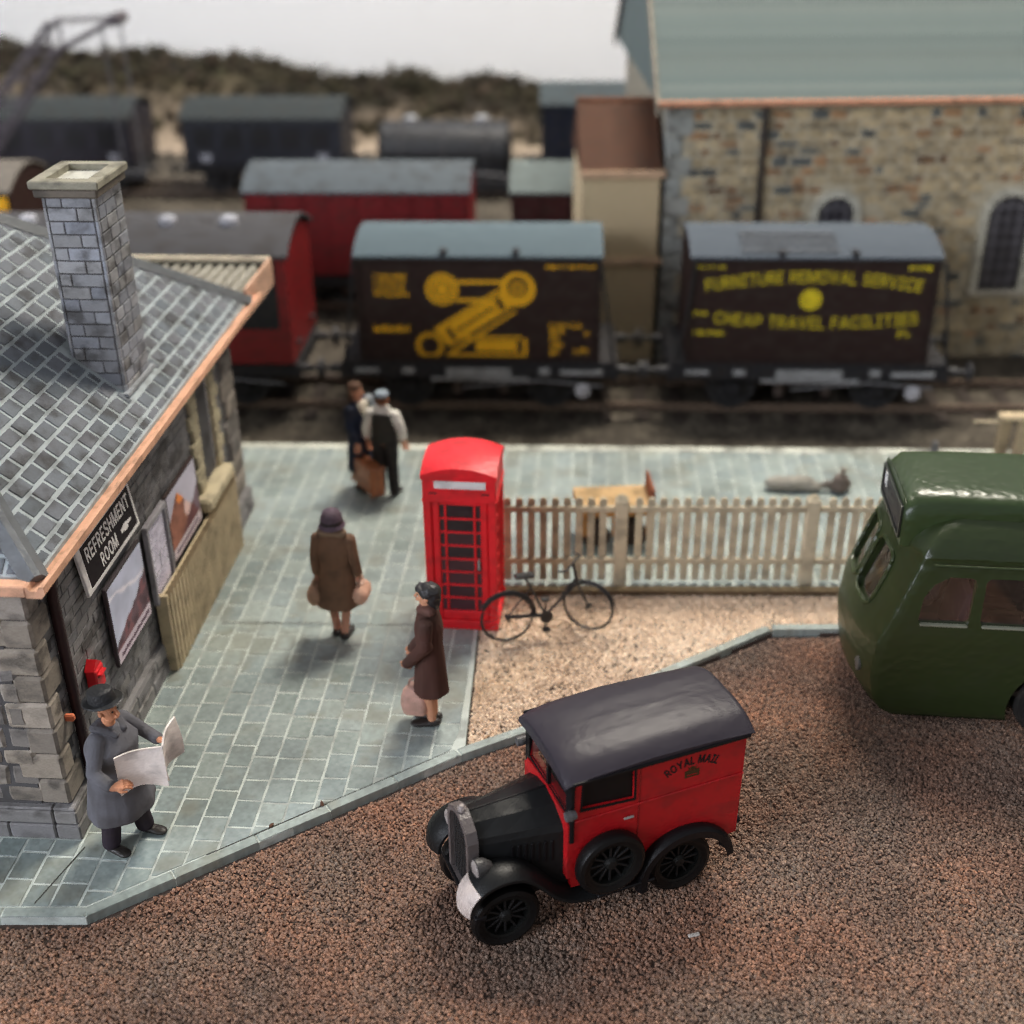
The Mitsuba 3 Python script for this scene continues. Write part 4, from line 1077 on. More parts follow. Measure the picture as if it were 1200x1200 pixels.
for x in (-11.12, -10.62): add('cable', tube([(x, cn, 4.7), (x + .03, cn, 2.9), (x + .05, cn, 1.0)], .03, 5), 'matt_paint', (.12, .12, .13), TRACK, cr)
add('hook_block', cbx(-11.2, -10.5, cn - .12, cn + .12, .72, 1.0, .05), 'matt_paint', (.05, .05, .055), TRACK, cr)
add('carriage', cbx(-20.6, -15.9, cn - 1.2, cn + 1.2, -1.0, -.4, .05), 'matt_paint', (.06, .06, .065), TRACK, cr)
add('cab', cbx(-20.4, -18.2, cn - 1.0, cn + 1.0, -.39, 1.9, .08), 'matt_paint', (.09, .085, .09), TRACK, cr)

# ---------------------------------------------------------------- telephone box
ph = thing('phone_box', 'bright red telephone box with domed roof at the corner of the paving', 'phone box')
PB = frame((-1.09, 13.36, 0), -6); PR = tuple(lin(222, 26, 38)); PD = 0.86
def pbox(*a, c=.012): return cbx(*a, c)
add('plinth', pbox(-.01, .91, -.01, PD + .01, 0, .13), 'satin_paint', PR, PB, ph)
for x0 in (0, .80):
    for y0 in (0, PD - .10): add('corner_post', pbox(x0, x0 + .10, y0, y0 + .10, .13, 2.2), 'satin_paint', PR, PB, ph)
add('frieze', pbox(0.0, .90, 0.0, PD, 1.86, 2.2), 'satin_paint', PR, PB, ph)
add('cornice', pbox(-.012, .912, -.012, PD + .012, 1.845, 1.875, c=.006), 'satin_paint', PR, PB, ph)
u, v = np.meshgrid(np.linspace(0, 1, 25), np.linspace(0, 1, 25), indexing='ij'); cx, cy = 1 - (2 * u - 1) ** 2, 1 - (2 * v - 1) ** 2
top = np.stack([-.015 + .93 * u, -.015 + (PD + .03) * v, 2.205 + .105 * (cx + cy) - .07 * cx * cy], -1)
ix = np.arange(625).reshape(25, 25)
edge_i = np.r_[ix[:, 0], ix[-1, 1:], ix[-2::-1, -1], ix[0, -2:0:-1]]
tv = top.reshape(-1, 3); bv = tv[edge_i] * [1, 1, 0] + [0, 0, 2.15]; nb_ = len(tv)
fq = np.stack([ix[:-1, :-1], ix[1:, :-1], ix[1:, 1:], ix[:-1, 1:]], -1).reshape(-1, 4); ff = [*fq[:, [0, 1, 2]].tolist(), *fq[:, [0, 2, 3]].tolist()]
ne = len(edge_i)
for i in range(ne):
    j = (i + 1) % ne; a, b = edge_i[i], edge_i[j]; ff += [[a, nb_ + i, nb_ + j], [a, nb_ + j, b]]
    ff += [[nb_ + ne, nb_ + j, nb_ + i]]
dome = trimesh.Trimesh(np.vstack([tv, bv, bv.mean(0)]), ff, process=False)
add('dome', dome, 'satin_paint', PR, PB, ph, smooth=35)
add('sign_panel', pbox(.15, .78, -.014, .0, 2.035, 2.135, c=.004), 'satin_paint', (.75, .72, .72), PB, ph, label='white sign panel above the door')
for x in (.08, .72): add('vent_slot', bx(x, x + .1, -.003, .01, 1.955, 1.975), 'print_ink', (.04, .01, .012), PB, ph)


def glazed(key, M, w, door=True):
    """a glazed side: local x along it, z up, y inwards"""
    a, b = .12, w - .12
    d0 = .02 if door else .03
    add('stile', pbox(a - .012, a + .075, d0, d0 + .05, .135, 1.84), 'satin_paint', PR, M, key); add('stile', pbox(b - .075, b + .012, d0, d0 + .05, .135, 1.84), 'satin_paint', PR, M, key)
    add('bottom_rail', pbox(a + .076, b - .076, d0, d0 + .05, .135, .265), 'satin_paint', PR, M, key); add('top_rail', pbox(a + .076, b - .076, d0, d0 + .05, 1.79, 1.84), 'satin_paint', PR, M, key)
    z0, z1 = .265, 1.79; n = 8; h = (z1 - z0) / n; g0, g1 = a + .075, b - .075
    cols = [g0, g0 + .075, g1 - .075, g1]
    for c in cols[1:3]: add('glazing_bar', pbox(c - .013, c + .013, d0 + .005, d0 + .045, z0, z1, c=.004), 'satin_paint', PR, M, key)
    for i in range(1, n): add('glazing_bar', pbox(g0, g1, d0 + .008, d0 + .042, z0 + i * h - .012, z0 + i * h + .012, c=.004), 'satin_paint', PR, M, key)
    for i in range(n):
        for c0, c1 in zip(cols[:-1], cols[1:]):
            q = RNG.random(); add('pane', bx(c0, c1, d0 + .03, d0 + .034, z0 + i * h, z0 + (i + 1) * h), 'gloss_paint', tuple(np.array([.022, .012, .016]) + np.array([.05, .008, .012]) * (q * .6 + .5 * (i < 4))), M, key)


glazed(ph + '__door', PB, .90)
glazed(ph + '__side', PB @ axes([.90, 0, 0], [0, 1, 0], [-1, 0, 0], [0, 0, 1]), PD, False)
glazed(ph + '__side_001', PB @ axes([0, PD, 0], [0, -1, 0], [1, 0, 0], [0, 0, 1]), PD, False)
add('back_panel', pbox(.1, .8, PD - .06, PD - .02, .13, 1.86), 'satin_paint', PR, PB, ph)
add('handle', pbox(.665, .685, -.012, .02, .9, 1.05, c=.004), 'satin_paint', (.4, .38, .36), PB, ph + '__door')

# ---------------------------------------------------------------- bicycle
bk = thing('bicycle', 'black bicycle standing on the tan gravel beside the phone box', 'bicycle')
BA = math.degrees(math.atan2(.25, 1.05)); BM = frame((-.07, 13.04, 0), BA) @ rot([1, 0, 0], -3)
BC = (.018, .017, .018); R_ = .345
def circle(c, r, ax1, ax2, n=40): t = np.linspace(0, 2 * np.pi, n + 1); return np.asarray(c) + r * (np.cos(t)[:, None] * np.asarray(ax1) + np.sin(t)[:, None] * np.asarray(ax2))
def bwheel(c, yaw):
    a1 = np.array([math.cos(yaw), math.sin(yaw), 0]); a2 = np.array([0, 0, 1.]); wk = numbered(bk + '__wheel')
    add('tyre', tube(circle(c, R_ - .016, a1, a2), .019, 8), 'satin_paint', BC, BM, wk)
    nn_ = np.cross(a1, a2)
    add('hub', tube([c - nn_ * .05, c + nn_ * .05], .026, 8), 'satin_paint', BC, BM, wk)
    for i in range(14):
        t = i * 2 * math.pi / 14 + .1; add('spoke', tube([c + nn_ * .02 * (-1) ** i, c + (R_ - .03) * (math.cos(t) * a1 + math.sin(t) * a2)], .0035, 4), 'satin_paint', (.05, .05, .05), BM, wk)
    labels[wk] = {'label': 'front bicycle wheel turned to the right' if yaw else 'rear bicycle wheel with mudguard'}
    return a1
rh, fh = np.array([0, 0, R_]), np.array([1.06, 0, R_]); ST = -math.radians(38)
bwheel(rh, 0); a1 = bwheel(fh, ST)
bb_, sd, hb, hd = np.array([.50, 0, .30]), np.array([.24, 0, .88]), np.array([.86, 0, .99]), np.array([.91, 0, .70])
fr = [tube([bb_, sd], .016), tube([bb_, hd], .018), tube([bb_ * .8 + hd * .2 + [0, 0, .02], np.array([.66, 0, .46]), hd + [-.01, 0, .08]], .014), tube([rh, bb_], .012), tube([rh, sd * .72 + bb_ * .28], .010), tube([hd + [.01, 0, -.02], hb], .02)]
add('frame', cat_(*fr), 'satin_paint', BC, BM, bk)
fk = [tube([hd, hd + [.03, 0, -.08] + np.array([0, .04 * s, 0]), fh + np.array([0, .05 * s, 0])], .012) for s in (-1, 1)]
add('fork', cat_(*fk), 'satin_paint', BC, BM, bk)
lat = np.array([-math.sin(ST), math.cos(ST), 0])
add('handlebar', tube([hb - lat * .27 - a1 * .1, hb - lat * .24, hb, hb + lat * .24, hb + lat * .27 - a1 * .1], .014), 'satin_paint', BC, BM, bk)
add('saddle', fuse_ := cbx(sd[0] - .14, sd[0] + .12, -.07, .07, .88, .93, .025), 'satin_paint', BC, BM, bk)
t = np.linspace(-.1, 2.6, 18); add('mudguard', tube([rh + (R_ + .02) * np.array([math.cos(q), 0, math.sin(q)]) for q in t], .018, 6), 'satin_paint', BC, BM, bk)
t = np.linspace(.2, 2.9, 18); add('mudguard', tube([fh + (R_ + .02) * (math.cos(q) * a1 + math.sin(q) * np.array([0, 0, 1])) for q in t], .012, 6), 'satin_paint', BC, BM, bk)
add('chain_guard', tube([rh + [0, -.03, .02], bb_ + [0, -.03, .02]], .026, 6), 'satin_paint', BC, BM, bk)
add('crank', cat_(tube([bb_ + [0, -.05, 0], bb_ + [-.02, -.06, -.15]], .012), tube([bb_ + [0, .05, 0], bb_ + [.02, .06, .17]], .012), on(lathe([(.001, -.01), (.085, -.01), (.085, .01), (.001, .01)], 20), axes(bb_ + [0, -.045, 0], [1, 0, 0], [0, 0, 1], [0, -1, 0]))), 'satin_paint', BC, BM, bk)
for s, o in ((-1, [-.02, -.1, -.15]), (1, [.02, .1, .17])): add('pedal', on(cbx(-.05, .05, -.045, .045, -.014, .014, .005), tr(*(bb_ + o))), 'satin_paint', BC, BM, bk)

# ---------------------------------------------------------------- picket fence
fe = thing('picket_fence', 'pale khaki picket fence between the tan gravel and the platform', 'fence')
FM = frame((-.12, 14.45, 0), math.degrees(math.atan2(-.19, 9.0)))
KF = lin(190, 177, 150)
LF = 9.6
i = 0; x = .06
while x < LF:
    if all(abs(x - p) > .13 for p in (1.57, 4.08, 6.59, 9.1)):
        m = prism([(x - .047, .05), (x + .047, .05), (x + .047, 1.27), (x + .024, 1.305), (x - .024, 1.305), (x - .047, 1.27)], -.02, .02); add('picket', on(m, XZ), 'matt_paint', tuple(KF * RNG.uniform(.84, 1.1)), FM, fe)
    x += .1585
for p in (1.57, 4.08, 6.59, 9.1):
    m = cat_(cbx(p - .085, p + .085, -.10, .07, 0, 1.28, .012), loft([np.array([[p - .085, -.1, 1.28], [p + .085, -.1, 1.28], [p + .085, .07, 1.28], [p - .085, .07, 1.28]]), np.array([[p - .02, -.035, 1.36], [p + .02, -.035, 1.36], [p + .02, .005, 1.36], [p - .02, .005, 1.36]])]))
    add('post', m, 'matt_paint', tuple(KF * 1.04), FM, fe)
for z in (.33, 1.12):
    for a, b in ((0, 1.48), (1.66, 3.99), (4.17, 6.5), (6.68, 9.0)): add('rail', cbx(a, b, -.075, -.021, z, z + .085, .01), 'matt_paint', tuple(KF * 1.0), FM, fe)
eb = thing('edging_board', 'low brown timber edging board along the foot of the picket fence', 'board')
add('board', cbx(0.0, LF, -.30, -.24, -.2, .05, .01), 'matt_paint', tuple(lin(96, 76, 56)), FM, eb); add('capping', cbx(0, LF, -.34, -.22, .052, .085, .008), 'matt_paint', tuple(lin(120, 104, 78)), FM, eb)

# ---------------------------------------------------------------- luggage barrow, sacks, post, coal lump on the platform
bw = thing('luggage_barrow', 'wooden luggage barrow with pale top and red brown end board behind the fence', 'barrow')
BWM = frame((.92, 15.35, -.05), 3)
OW = tuple(lin(196, 142, 88))
for i in range(5): add('deck_board', cbx(.0, 1.12, .02 + i * .125, .14 + i * .125, .66, .70, .008), 'matt_paint', tuple(lin(206, 172, 124) * RNG.uniform(.9, 1.05)), BWM, bw)
for y in (.02, .6): add('side_rail', cbx(.0, 1.12, y, y + .05, .52, .658, .01), 'matt_paint', OW, BWM, bw)
for xx in (.06, .5, .98): add('side_panel', cbx(xx, xx + .1, .0, .03, .22, .53, .008), 'matt_paint', tuple(np.array(OW) * .8), BWM, bw)
add('end_board', on(cbx(1.05, 1.10, .0, .66, .60, .93, .012), ID), 'matt_paint', tuple(lin(140, 84, 60)), BWM, bw)
for xx in (.28, .82):
    for y in (.06, .58): add('wheel', on(lathe([(.001, -.03), (.06, -.04), (.06, -.02), (.17, -.02), (.20, -.03), (.20, .03), (.17, .02), (.06, .02), (.06, .04), (.001, .03)], 20), axes([xx, y, .2], [1, 0, 0], [0, 0, 1], [0, -1, 0])), 'matt_paint', (.05, .035, .03), BWM, bw)
SPH = m3.Manifold.sphere(1.0, 20)
def ball(p, r): r = (r, r, r) if np.isscalar(r) else r; return SPH.scale([float(x) for x in r]).translate([float(x) for x in p])
def hull(*b): return m3.Manifold.batch_hull(list(b))
def chain(*pr): return [hull(ball(*a), ball(*b)) for a, b in zip(pr[:-1], pr[1:])]
def fuse(ms, edge=.03, it=8):
    u = m3.Manifold.batch_boolean([x for m in ms for x in (m if isinstance(m, list) else [m])], m3.OpType.Add).refine_to_length(edge)
    m = tm(u); m.merge_vertices(); trimesh.smoothing.filter_taubin(m, lamb=.5, nu=.53, iterations=it); return m
sk = thing('mail_sack', 'long grey mail sack lying on the platform behind the right part of the fence', 'sack')
SKM = frame((4.05, 17.1, 0), -6) @ np.diag([.85, .75, .8, 1])
add('cloth', fuse([hull(ball((0, 0, .13), (.16, .16, .12)), ball((.5, .05, .14), (.2, .18, .14)), ball((.75, 0, .1), (.13, .14, .09)))] + [ball((x, y, .17), (.14, .12, .1)) for x, y in ((.1, .05), (.35, -.06), (.6, .08))], .04), 'matt_paint', tuple(lin(150, 146, 136)), SKM, sk, smooth=True)
add('neck', fuse(chain(((.78, 0, .1), .08), ((.88, 0, .12), .05), ((.98, .02, .14), .09)), .03), 'matt_paint', tuple(lin(120, 112, 104)), SKM, sk, smooth=True)
sk2 = thing('mail_sack', 'short upright dark mail sack beside the coach roof on the platform', 'sack')
SKM = frame((5.05, 17.0, 0), 10) @ np.diag([.7, .7, .75, 1])
add('cloth', fuse([hull(ball((0, 0, .12), (.22, .2, .12)), ball((.02, 0, .3), (.17, .15, .1))), ball((.16, .05, .14), (.14, .12, .12))], .04), 'matt_paint', tuple(lin(112, 100, 92)), SKM, sk2, smooth=True)
add('neck', fuse(chain(((.02, 0, .34), .08), ((.03, 0, .42), .04), ((.05, 0, .48), .07)), .03), 'matt_paint', tuple(lin(140, 130, 118)), SKM, sk2, smooth=True)
po3 = thing('timber_post', 'short pale timber post with thin arm at the platform edge on the right border', 'post')
PM = frame((7.95, 18.2, 0), -2)
add('shaft', cbx(-.08, .08, -.08, .08, 0, .66, .012), 'matt_paint', tuple(lin(150, 132, 104)), PM, po3)
add('cap', cbx(-.12, .4, -.11, .11, .66, .74, .02), 'matt_paint', tuple(lin(206, 186, 152)), PM, po3)
add('shaft', cbx(.22, .38, -.08, .08, 0, .66, .012), 'matt_paint', tuple(lin(170, 152, 122)), PM, po3)
add('arm', tube([(-.08, -.02, .60), (-.52, -.02, .62)], .025, 6), 'matt_paint', tuple(lin(196, 180, 150)), PM, po3)
st2 = thing('platform_stud', 'small grey stud standing on the white platform edge beyond the coach', 'stud')
add('stud', lathe([(.001, 0), (.07, 0), (.06, .06), (.03, .1), (.05, .16), (.001, .2)], 14), 'matt_paint', (.12, .12, .125), frame((6.95, 18.38, 0), 0), st2)
co = thing('coal_lump', 'tiny black lump of coal lying on the ballast between platform edge and right wagon', 'coal')
m = trimesh.creation.icosahedron(); m.vertices *= RNG.uniform(.06, .12, (12, 1))
add('lump', m, 'satin_paint', (.01, .01, .012), TRACK @ tr(5.35, 1.55, LOW_Z + .14), co)

# ---------------------------------------------------------------- mail van
vn = thing('mail_van', 'vintage red and black mail van parked on the brown gravel in the foreground', 'van')
VM = frame((1.413, 9.33, YARD_Z), 202)
VR = tuple(lin(176, 20, 26)); VB = (.007, .0065, .0075)
YZX = axes([0, 0, 0], [0, 1, 0], [0, 0, 1], [1, 0, 0])
def side_prism(poly, y0, y1): m = prism(poly, 0, y1 - y0); return on(m, axes([0, y1, 0], [1, 0, 0], [0, 0, 1], [0, -1, 0]))
def circ(x, z, r, n=36): return Polygon([(x + r * math.cos(t), z + r * math.sin(t)) for t in np.linspace(0, 2 * math.pi, n + 1)[:-1]])
prof = Polygon([(-.58, .56), (-.60, 1.79), (1.12, 1.82), (1.20, 1.30), (1.17, .50), (.6, .46)]).difference(circ(0, .36, .44))
BODY = man(side_prism(prof, -.5, .5))
inn = man(side_prism(Polygon([(-.5, .9), (-.52, 1.76), (1.06, 1.78), (1.11, 1.30), (1.08, .8)]), -.455, .455))
wside = man(side_prism(Polygon([(.56, 1.37), (.565, 1.70), (1.06, 1.74), (1.08, 1.42)]), -.7, .7))
wscr = man(on(prism(Polygon([(-.42, 1.36), (.42, 1.36), (.42, 1.76), (-.42, 1.76)]), 1.0, 1.4), YZX))
shell = BODY - inn - wside - wscr
add('body', tm(shell), 'satin_paint', VR, VM, vn)
lin_ = (inn - man(side_prism(Polygon([(-.485, .93), (-.5, 1.74), (1.045, 1.76), (1.09, 1.30), (1.06, .83)]), -.44, .44))) - wside - wscr
add('lining', tm(lin_), 'print_ink', (.005, .004, .004), VM, vn)
for y in (.47, -.47): add('side_window', side_prism(Polygon([(.545, 1.36), (.55, 1.71), (1.075, 1.75), (1.095, 1.41)]), y - .004, y + .004), 'black_paint', (.006, .0055, .006), VM, vn)
add('window_surround', tm(man(side_prism(Polygon([(.54, 1.345), (.545, 1.72), (1.08, 1.76), (1.10, 1.39)]), .5, .508)) - wside), 'black_paint', VB, VM, vn)
add('windscreen_frame', tm(man(on(prism(Polygon([(-.47, 1.31), (.47, 1.31), (.47, 1.80), (-.47, 1.80)]), 1.165, 1.20), YZX)) - man(on(prism(Polygon([(-.42, 1.36), (-.02, 1.36), (-.02, 1.76), (-.42, 1.76)]), 1.0, 1.4), YZX)) - man(on(prism(Polygon([(.02, 1.36), (.42, 1.36), (.42, 1.76), (.02, 1.76)]), 1.0, 1.4), YZX))), 'black_paint', VB, VM, vn)
add('windscreen', on(prism(Polygon([(-.43, 1.35), (.43, 1.35), (.43, 1.77), (-.43, 1.77)]), 1.178, 1.182), YZX), 'dark_glass', None, VM, vn)
for y in (-.26, .1): add('seat', cbx(.5, .72, y - .15, y + .2, .9, 1.5, .05), 'print_ink', (.006, .005, .005), VM, vn)
add('steering_wheel', tube(circle([1.0, .2, 1.42], .12, [.3, 0, .95], [0, 1, 0], 20), .014, 6), 'black_paint', VB, VM, vn)
# roof: rounded shoulders, slightly sagging hand-painted surface
rings = []
for x, s, dz in ((-.66, .93, -.045), (-.65, .985, -.02), (-.60, 1.0, 0), (-.2, 1, .03), (.4, 1, .04), (.95, 1, .015), (1.16, .985, -.02), (1.25, .97, -.055), (1.265, .94, -.085)):
    y = np.linspace(-1, 1, 25); zt = 1.80 + .135 * (1 - np.abs(y) ** 3.4) + dz
    up_ = np.c_[np.full(25, x), y * .565 * s, zt]; lo = np.c_[np.full(25, x), y[::-1] * .555 * s, np.full(25, 1.775 + min(dz, 0) * .3)]
    rings.append(np.vstack([up_, lo]))
m = loft(rings); m.vertices[:, 2] += (meshkit.fbm(m.vertices * 5, 3, 2) - .5) * .03 * (m.vertices[:, 2] > 1.8)
m = m.subdivide()
add('roof', m, 'black_paint', tuple(lin(52, 48, 55)), VM, vn, smooth=50)
add('rain_strip', cat_(cbx(-.6, 1.2, .548, .572, 1.755, 1.79, .006), cbx(-.6, 1.2, -.572, -.548, 1.755, 1.79, .006)), 'black_paint', VB, VM, vn)
for s in (-1, 1):
    add('moulding', cbx(-.595, 1.15, s * .507 - .008, s * .507 + .008, 1.275, 1.30, .005), 'satin_paint', VR, VM, vn)
    add('door_edge', cbx(.50, .512, s * .503 - .004, s * .503 + .004, .6, 1.74, .003), 'satin_paint', tuple(np.array(VR) * .5), VM, vn)
    add('door_handle', tube([(.57, s * .53, 1.18), (.66, s * .53, 1.18)], .012, 6), 'satin_paint', (.3, .28, .27), VM, vn)
# bonnet, cowl and radiator
rings = []
for x, w, zt, zr in ((1.17, .42, 1.16, 1.335), (1.45, .36, 1.15, 1.325), (1.75, .295, 1.13, 1.31), (1.985, .235, 1.11, 1.295)):
    rings.append(np.array([[x, -w, .5], [x, -w, zt - .03], [x, -w * .93, zt + .03], [x, -w * .5, zr - .045], [x, -.015, zr], [x, .015, zr], [x, w * .5, zr - .045], [x, w * .93, zt + .03], [x, w, zt - .03], [x, w, .5]]))
add('bonnet', loft(rings), 'black_paint', (.011, .011, .012), VM, vn)
add('bonnet_hinge', tube([(1.19, 0, 1.337), (1.98, 0, 1.297)], .012, 6), 'black_paint', VB, VM, vn)
for s in (-1, 1): add('louvre_panel', cat_(*[on(cbx(-.012, .012, -.006, .006, -.12, .12, .004), tr(1.32 + i * .06, s * (.395 - .012 * i), .92)) for i in range(7)]), 'black_paint', VB, VM, vn); labels[f'{vn}__louvre_panel' + ('' if s < 0 else '_001')] = {'kind': 'stuff'}
add('cowl', on(prism(Polygon([(-.5, .62), (.5, .62), (.5, 1.25), (.42, 1.33), (0, 1.36), (-.42, 1.33), (-.5, 1.25)]), 1.13, 1.215), YZX), 'satin_paint', VR, VM, vn)
rad = Polygon([(-.27, .42), (.27, .42), (.27, 1.14), (.22, 1.24), (.1, 1.31), (0, 1.335), (-.1, 1.31), (-.22, 1.24), (-.27, 1.14)])
add('radiator_shell', on(prism(rad.difference(rad.buffer(-.055)), 1.985, 2.09), YZX), 'satin_paint', tuple(lin(92, 85, 84)), VM, vn)
add('radiator_core', on(prism(rad.buffer(-.05), 1.985, 2.05), YZX), 'matt_paint', (.014, .013, .015), VM, vn)
add('radiator_rod', cat_(*[tube([(2.055, y, .48), (2.055, y, 1.16)], .006, 4) for y in np.linspace(-.18, .18, 9)]), 'satin_paint', (.03, .03, .032), VM, vn); labels[vn + '__radiator_rod'] = {'kind': 'stuff'}
add('radiator_cap', lathe([(.001, 0), (.04, 0), (.04, .03), (.02, .06), (.001, .06)], 14).apply_transform(tr(2.04, 0, 1.325)), 'satin_paint', tuple(lin(150, 140, 136)), VM, vn)
# wings, running boards
def ribbon(path, y0, y1, th=.03, crown=.05):
    """mudguard: path in xz, crowned across y"""
    p = np.array([(x, z) for x, z in path]); t = np.gradient(p, axis=0); t /= np.linalg.norm(t, axis=1, keepdims=True); nrm = np.c_[t[:, 1], -t[:, 0]]
    if nrm[len(nrm) // 2, 1] < 0: nrm = -nrm
    s = np.linspace(0, 1, 9); rg = []
    for (x, z), (nx, nz) in zip(p, nrm):
        o = crown * (1 - (2 * s - 1) ** 2); top_ = np.c_[x + nx * o, y0 + (y1 - y0) * s, z + nz * o]; bot = np.c_[x + nx * (o - th), y0 + (y1 - y0) * s, z + nz * (o - th)][::-1]
        rg.append(np.vstack([top_, bot]))
    return loft(rg)
def spline(pts, n=26):
    from scipy.interpolate import CubicSpline
    pts = np.array(pts, float); t = np.r_[0, np.cumsum(np.linalg.norm(np.diff(pts, axis=0), axis=1))]; return CubicSpline(t, pts)(np.linspace(0, t[-1], n))
fp = spline([(2.20, .60), (2.17, .74), (2.05, .86), (1.86, .91), (1.66, .87), (1.48, .70), (1.30, .50), (1.12, .41), (.9, .40)])
for s in (-1, 1):
    y0, y1 = (.27, .60) if s > 0 else (-.60, -.27)
    add('front_wing', ribbon(fp, y0, y1, .03, .05), 'black_paint', (.010, .010, .011), VM, vn, smooth=50)
    add('running_board', cbx(.35, .95, min(s * .48, s * .62), max(s * .48, s * .62), .375, .41, .01), 'black_paint', VB, VM, vn)
    add('rear_wing', ribbon([(.50 * math.cos(a), .36 + .47 * math.sin(a)) for a in np.linspace(-.22, math.pi - .12, 26)], *((.47, .62) if s > 0 else (-.62, -.47)), .07, .03), 'black_paint', VB, VM, vn, smooth=50)
    hl = lathe([(.001, -.13), (.04, -.12), (.085, -.06), (.10, 0), (.10, .03), (.001, .035)], 20)
    add('headlamp', on(hl, axes([2.02, s * .36, .93], [0, 1, 0], [0, 0, 1], [1, 0, 0])), 'satin_paint', (.045, .043, .045), VM, vn, smooth=40)
    add('lens', on(lathe([(.001, .036), (.088, .036), (.07, .05), (.001, .06)], 20), axes([2.02, s * .36, .93], [0, 1, 0], [0, 0, 1], [1, 0, 0])), 'satin_paint', tuple(lin(150, 142, 138)), VM, f'{vn}__headlamp' + ('' if s < 0 else '_001'))
wt = ribbon(spline(fp[:5] + [0.0, 0], 12), .272, .598, .02, .0505); wt.vertices[:, :] += [.004, 0, .003]
add('white_tip', wt, 'satin_paint', tuple(lin(206, 192, 184)), VM, vn + '__front_wing_001', smooth=50, label='white painted front edge of the near wing')


def vwheel(name, x, z, y, s, r=.335):
    wk = numbered(f'{vn}__{name}')
    A = axes([x, y, z], [1, 0, 0], [0, 0, 1], [0, -1, 0]) if s < 0 else axes([x, y, z], [-1, 0, 0], [0, 0, 1], [0, 1, 0])
    tp = [(r - .10, -.055), (r - .05, -.075), (r - .015, -.06), (r, -.03), (r, .03), (r - .015, .06), (r - .05, .075), (r - .10, .055), (r - .10, -.055)]
    add('tyre', on(lathe(tp, 40), A), 'black_paint', (.006, .0055, .0055), VM, wk, smooth=30)
    add('rim', on(lathe([(r - .10, -.05), (r - .10, .05), (r - .125, .04), (r - .125, -.04), (r - .10, -.05)], 40), A), 'black_paint', (.008, .008, .008), VM, wk)
    add('hub', on(lathe([(.001, -.04), (.07, -.04), (.07, .02), (.045, .05), (.001, .055)], 18), A), 'black_paint', (.012, .012, .012), VM, wk)
    for i in range(12): add('spoke', on(on(cbx(-.011, .011, .06, r - .118, -.012, .012, .004), rot([0, 0, 1], i * 30)), A), 'black_paint', (.016, .015, .016), VM, wk)
    return wk
for x in (0, 1.8):
    for s in (1, -1): labels[vwheel('wheel', x, .335, s * .42, s)] = {'label': ('rear' if x == 0 else 'front') + ' wheel on the ' + ('near' if s > 0 else 'far') + ' side'}
    add('axle', tube([(x, -.4, .335), (x, .4, .335)], .035), 'black_paint', VB, VM, vn)
labels[vwheel('spare_wheel', .82, .76, .585, 1, .345)] = {'label': 'spare wheel strapped to the near side'}
add('chassis', cat_(cbx(-.5, 2.0, -.3, -.22, .36, .46, .01), cbx(-.5, 2.0, .22, .3, .36, .46, .01), cbx(1.0, 1.95, -.2, .2, .38, .5, .02), cbx(2.0, 2.12, -.5, .5, .42, .47, .01)), 'black_paint', VB, VM, vn)
labels[vn + '__chassis'] = {'kind': 'stuff'}
for s in (-1, 1):
    add('side_lamp', on(lathe([(.001, -.06), (.04, -.05), (.05, 0), (.045, .05), (.001, .06)], 16), axes([1.22, s * .565, 1.44], [0, 1, 0], [0, 0, 1], [1, 0, 0])), 'satin_paint', (.10, .097, .10), VM, vn)
    add('pillar', cbx(1.155, 1.20, s * .49 - .03, s * .49 + .03, 1.05, 1.80, .01), 'black_paint', VB, VM, vn)
add('rear_lamp', on(lathe([(.001, -.03), (.045, -.02), (.045, .03), (.001, .045)], 14), axes([-.60, .44, .66], [0, 1, 0], [0, 0, 1], [-1, 0, 0])), 'black_paint', VB, VM, vn)
VT = VM @ axes([0, .5, 0], [-1, 0, 0], [0, 0, 1], [0, 1, 0]) @ tr(0, 0, .001)
fit('ROYAL MAIL', .088, .60, lambda t: (.035 + .5 * math.sin(t / .5), 1.615 - .5 * (1 - math.cos(t / .5)), -t / .5), VT, vn, VB)
add('crest', cat_(prism(Polygon([(-.04, 1.425), (.11, 1.425), (.11, 1.505), (-.04, 1.505)]).difference(sbox(-.02, 1.44, .09, 1.455)), 0, .003), prism(Polygon([(.0, 1.51), (.07, 1.51), (.08, 1.545), (.06, 1.53), (.035, 1.55), (.01, 1.53), (-.01, 1.545)]), 0, .003)), 'print_ink', tuple(lin(66, 44, 20)), VT, vn)

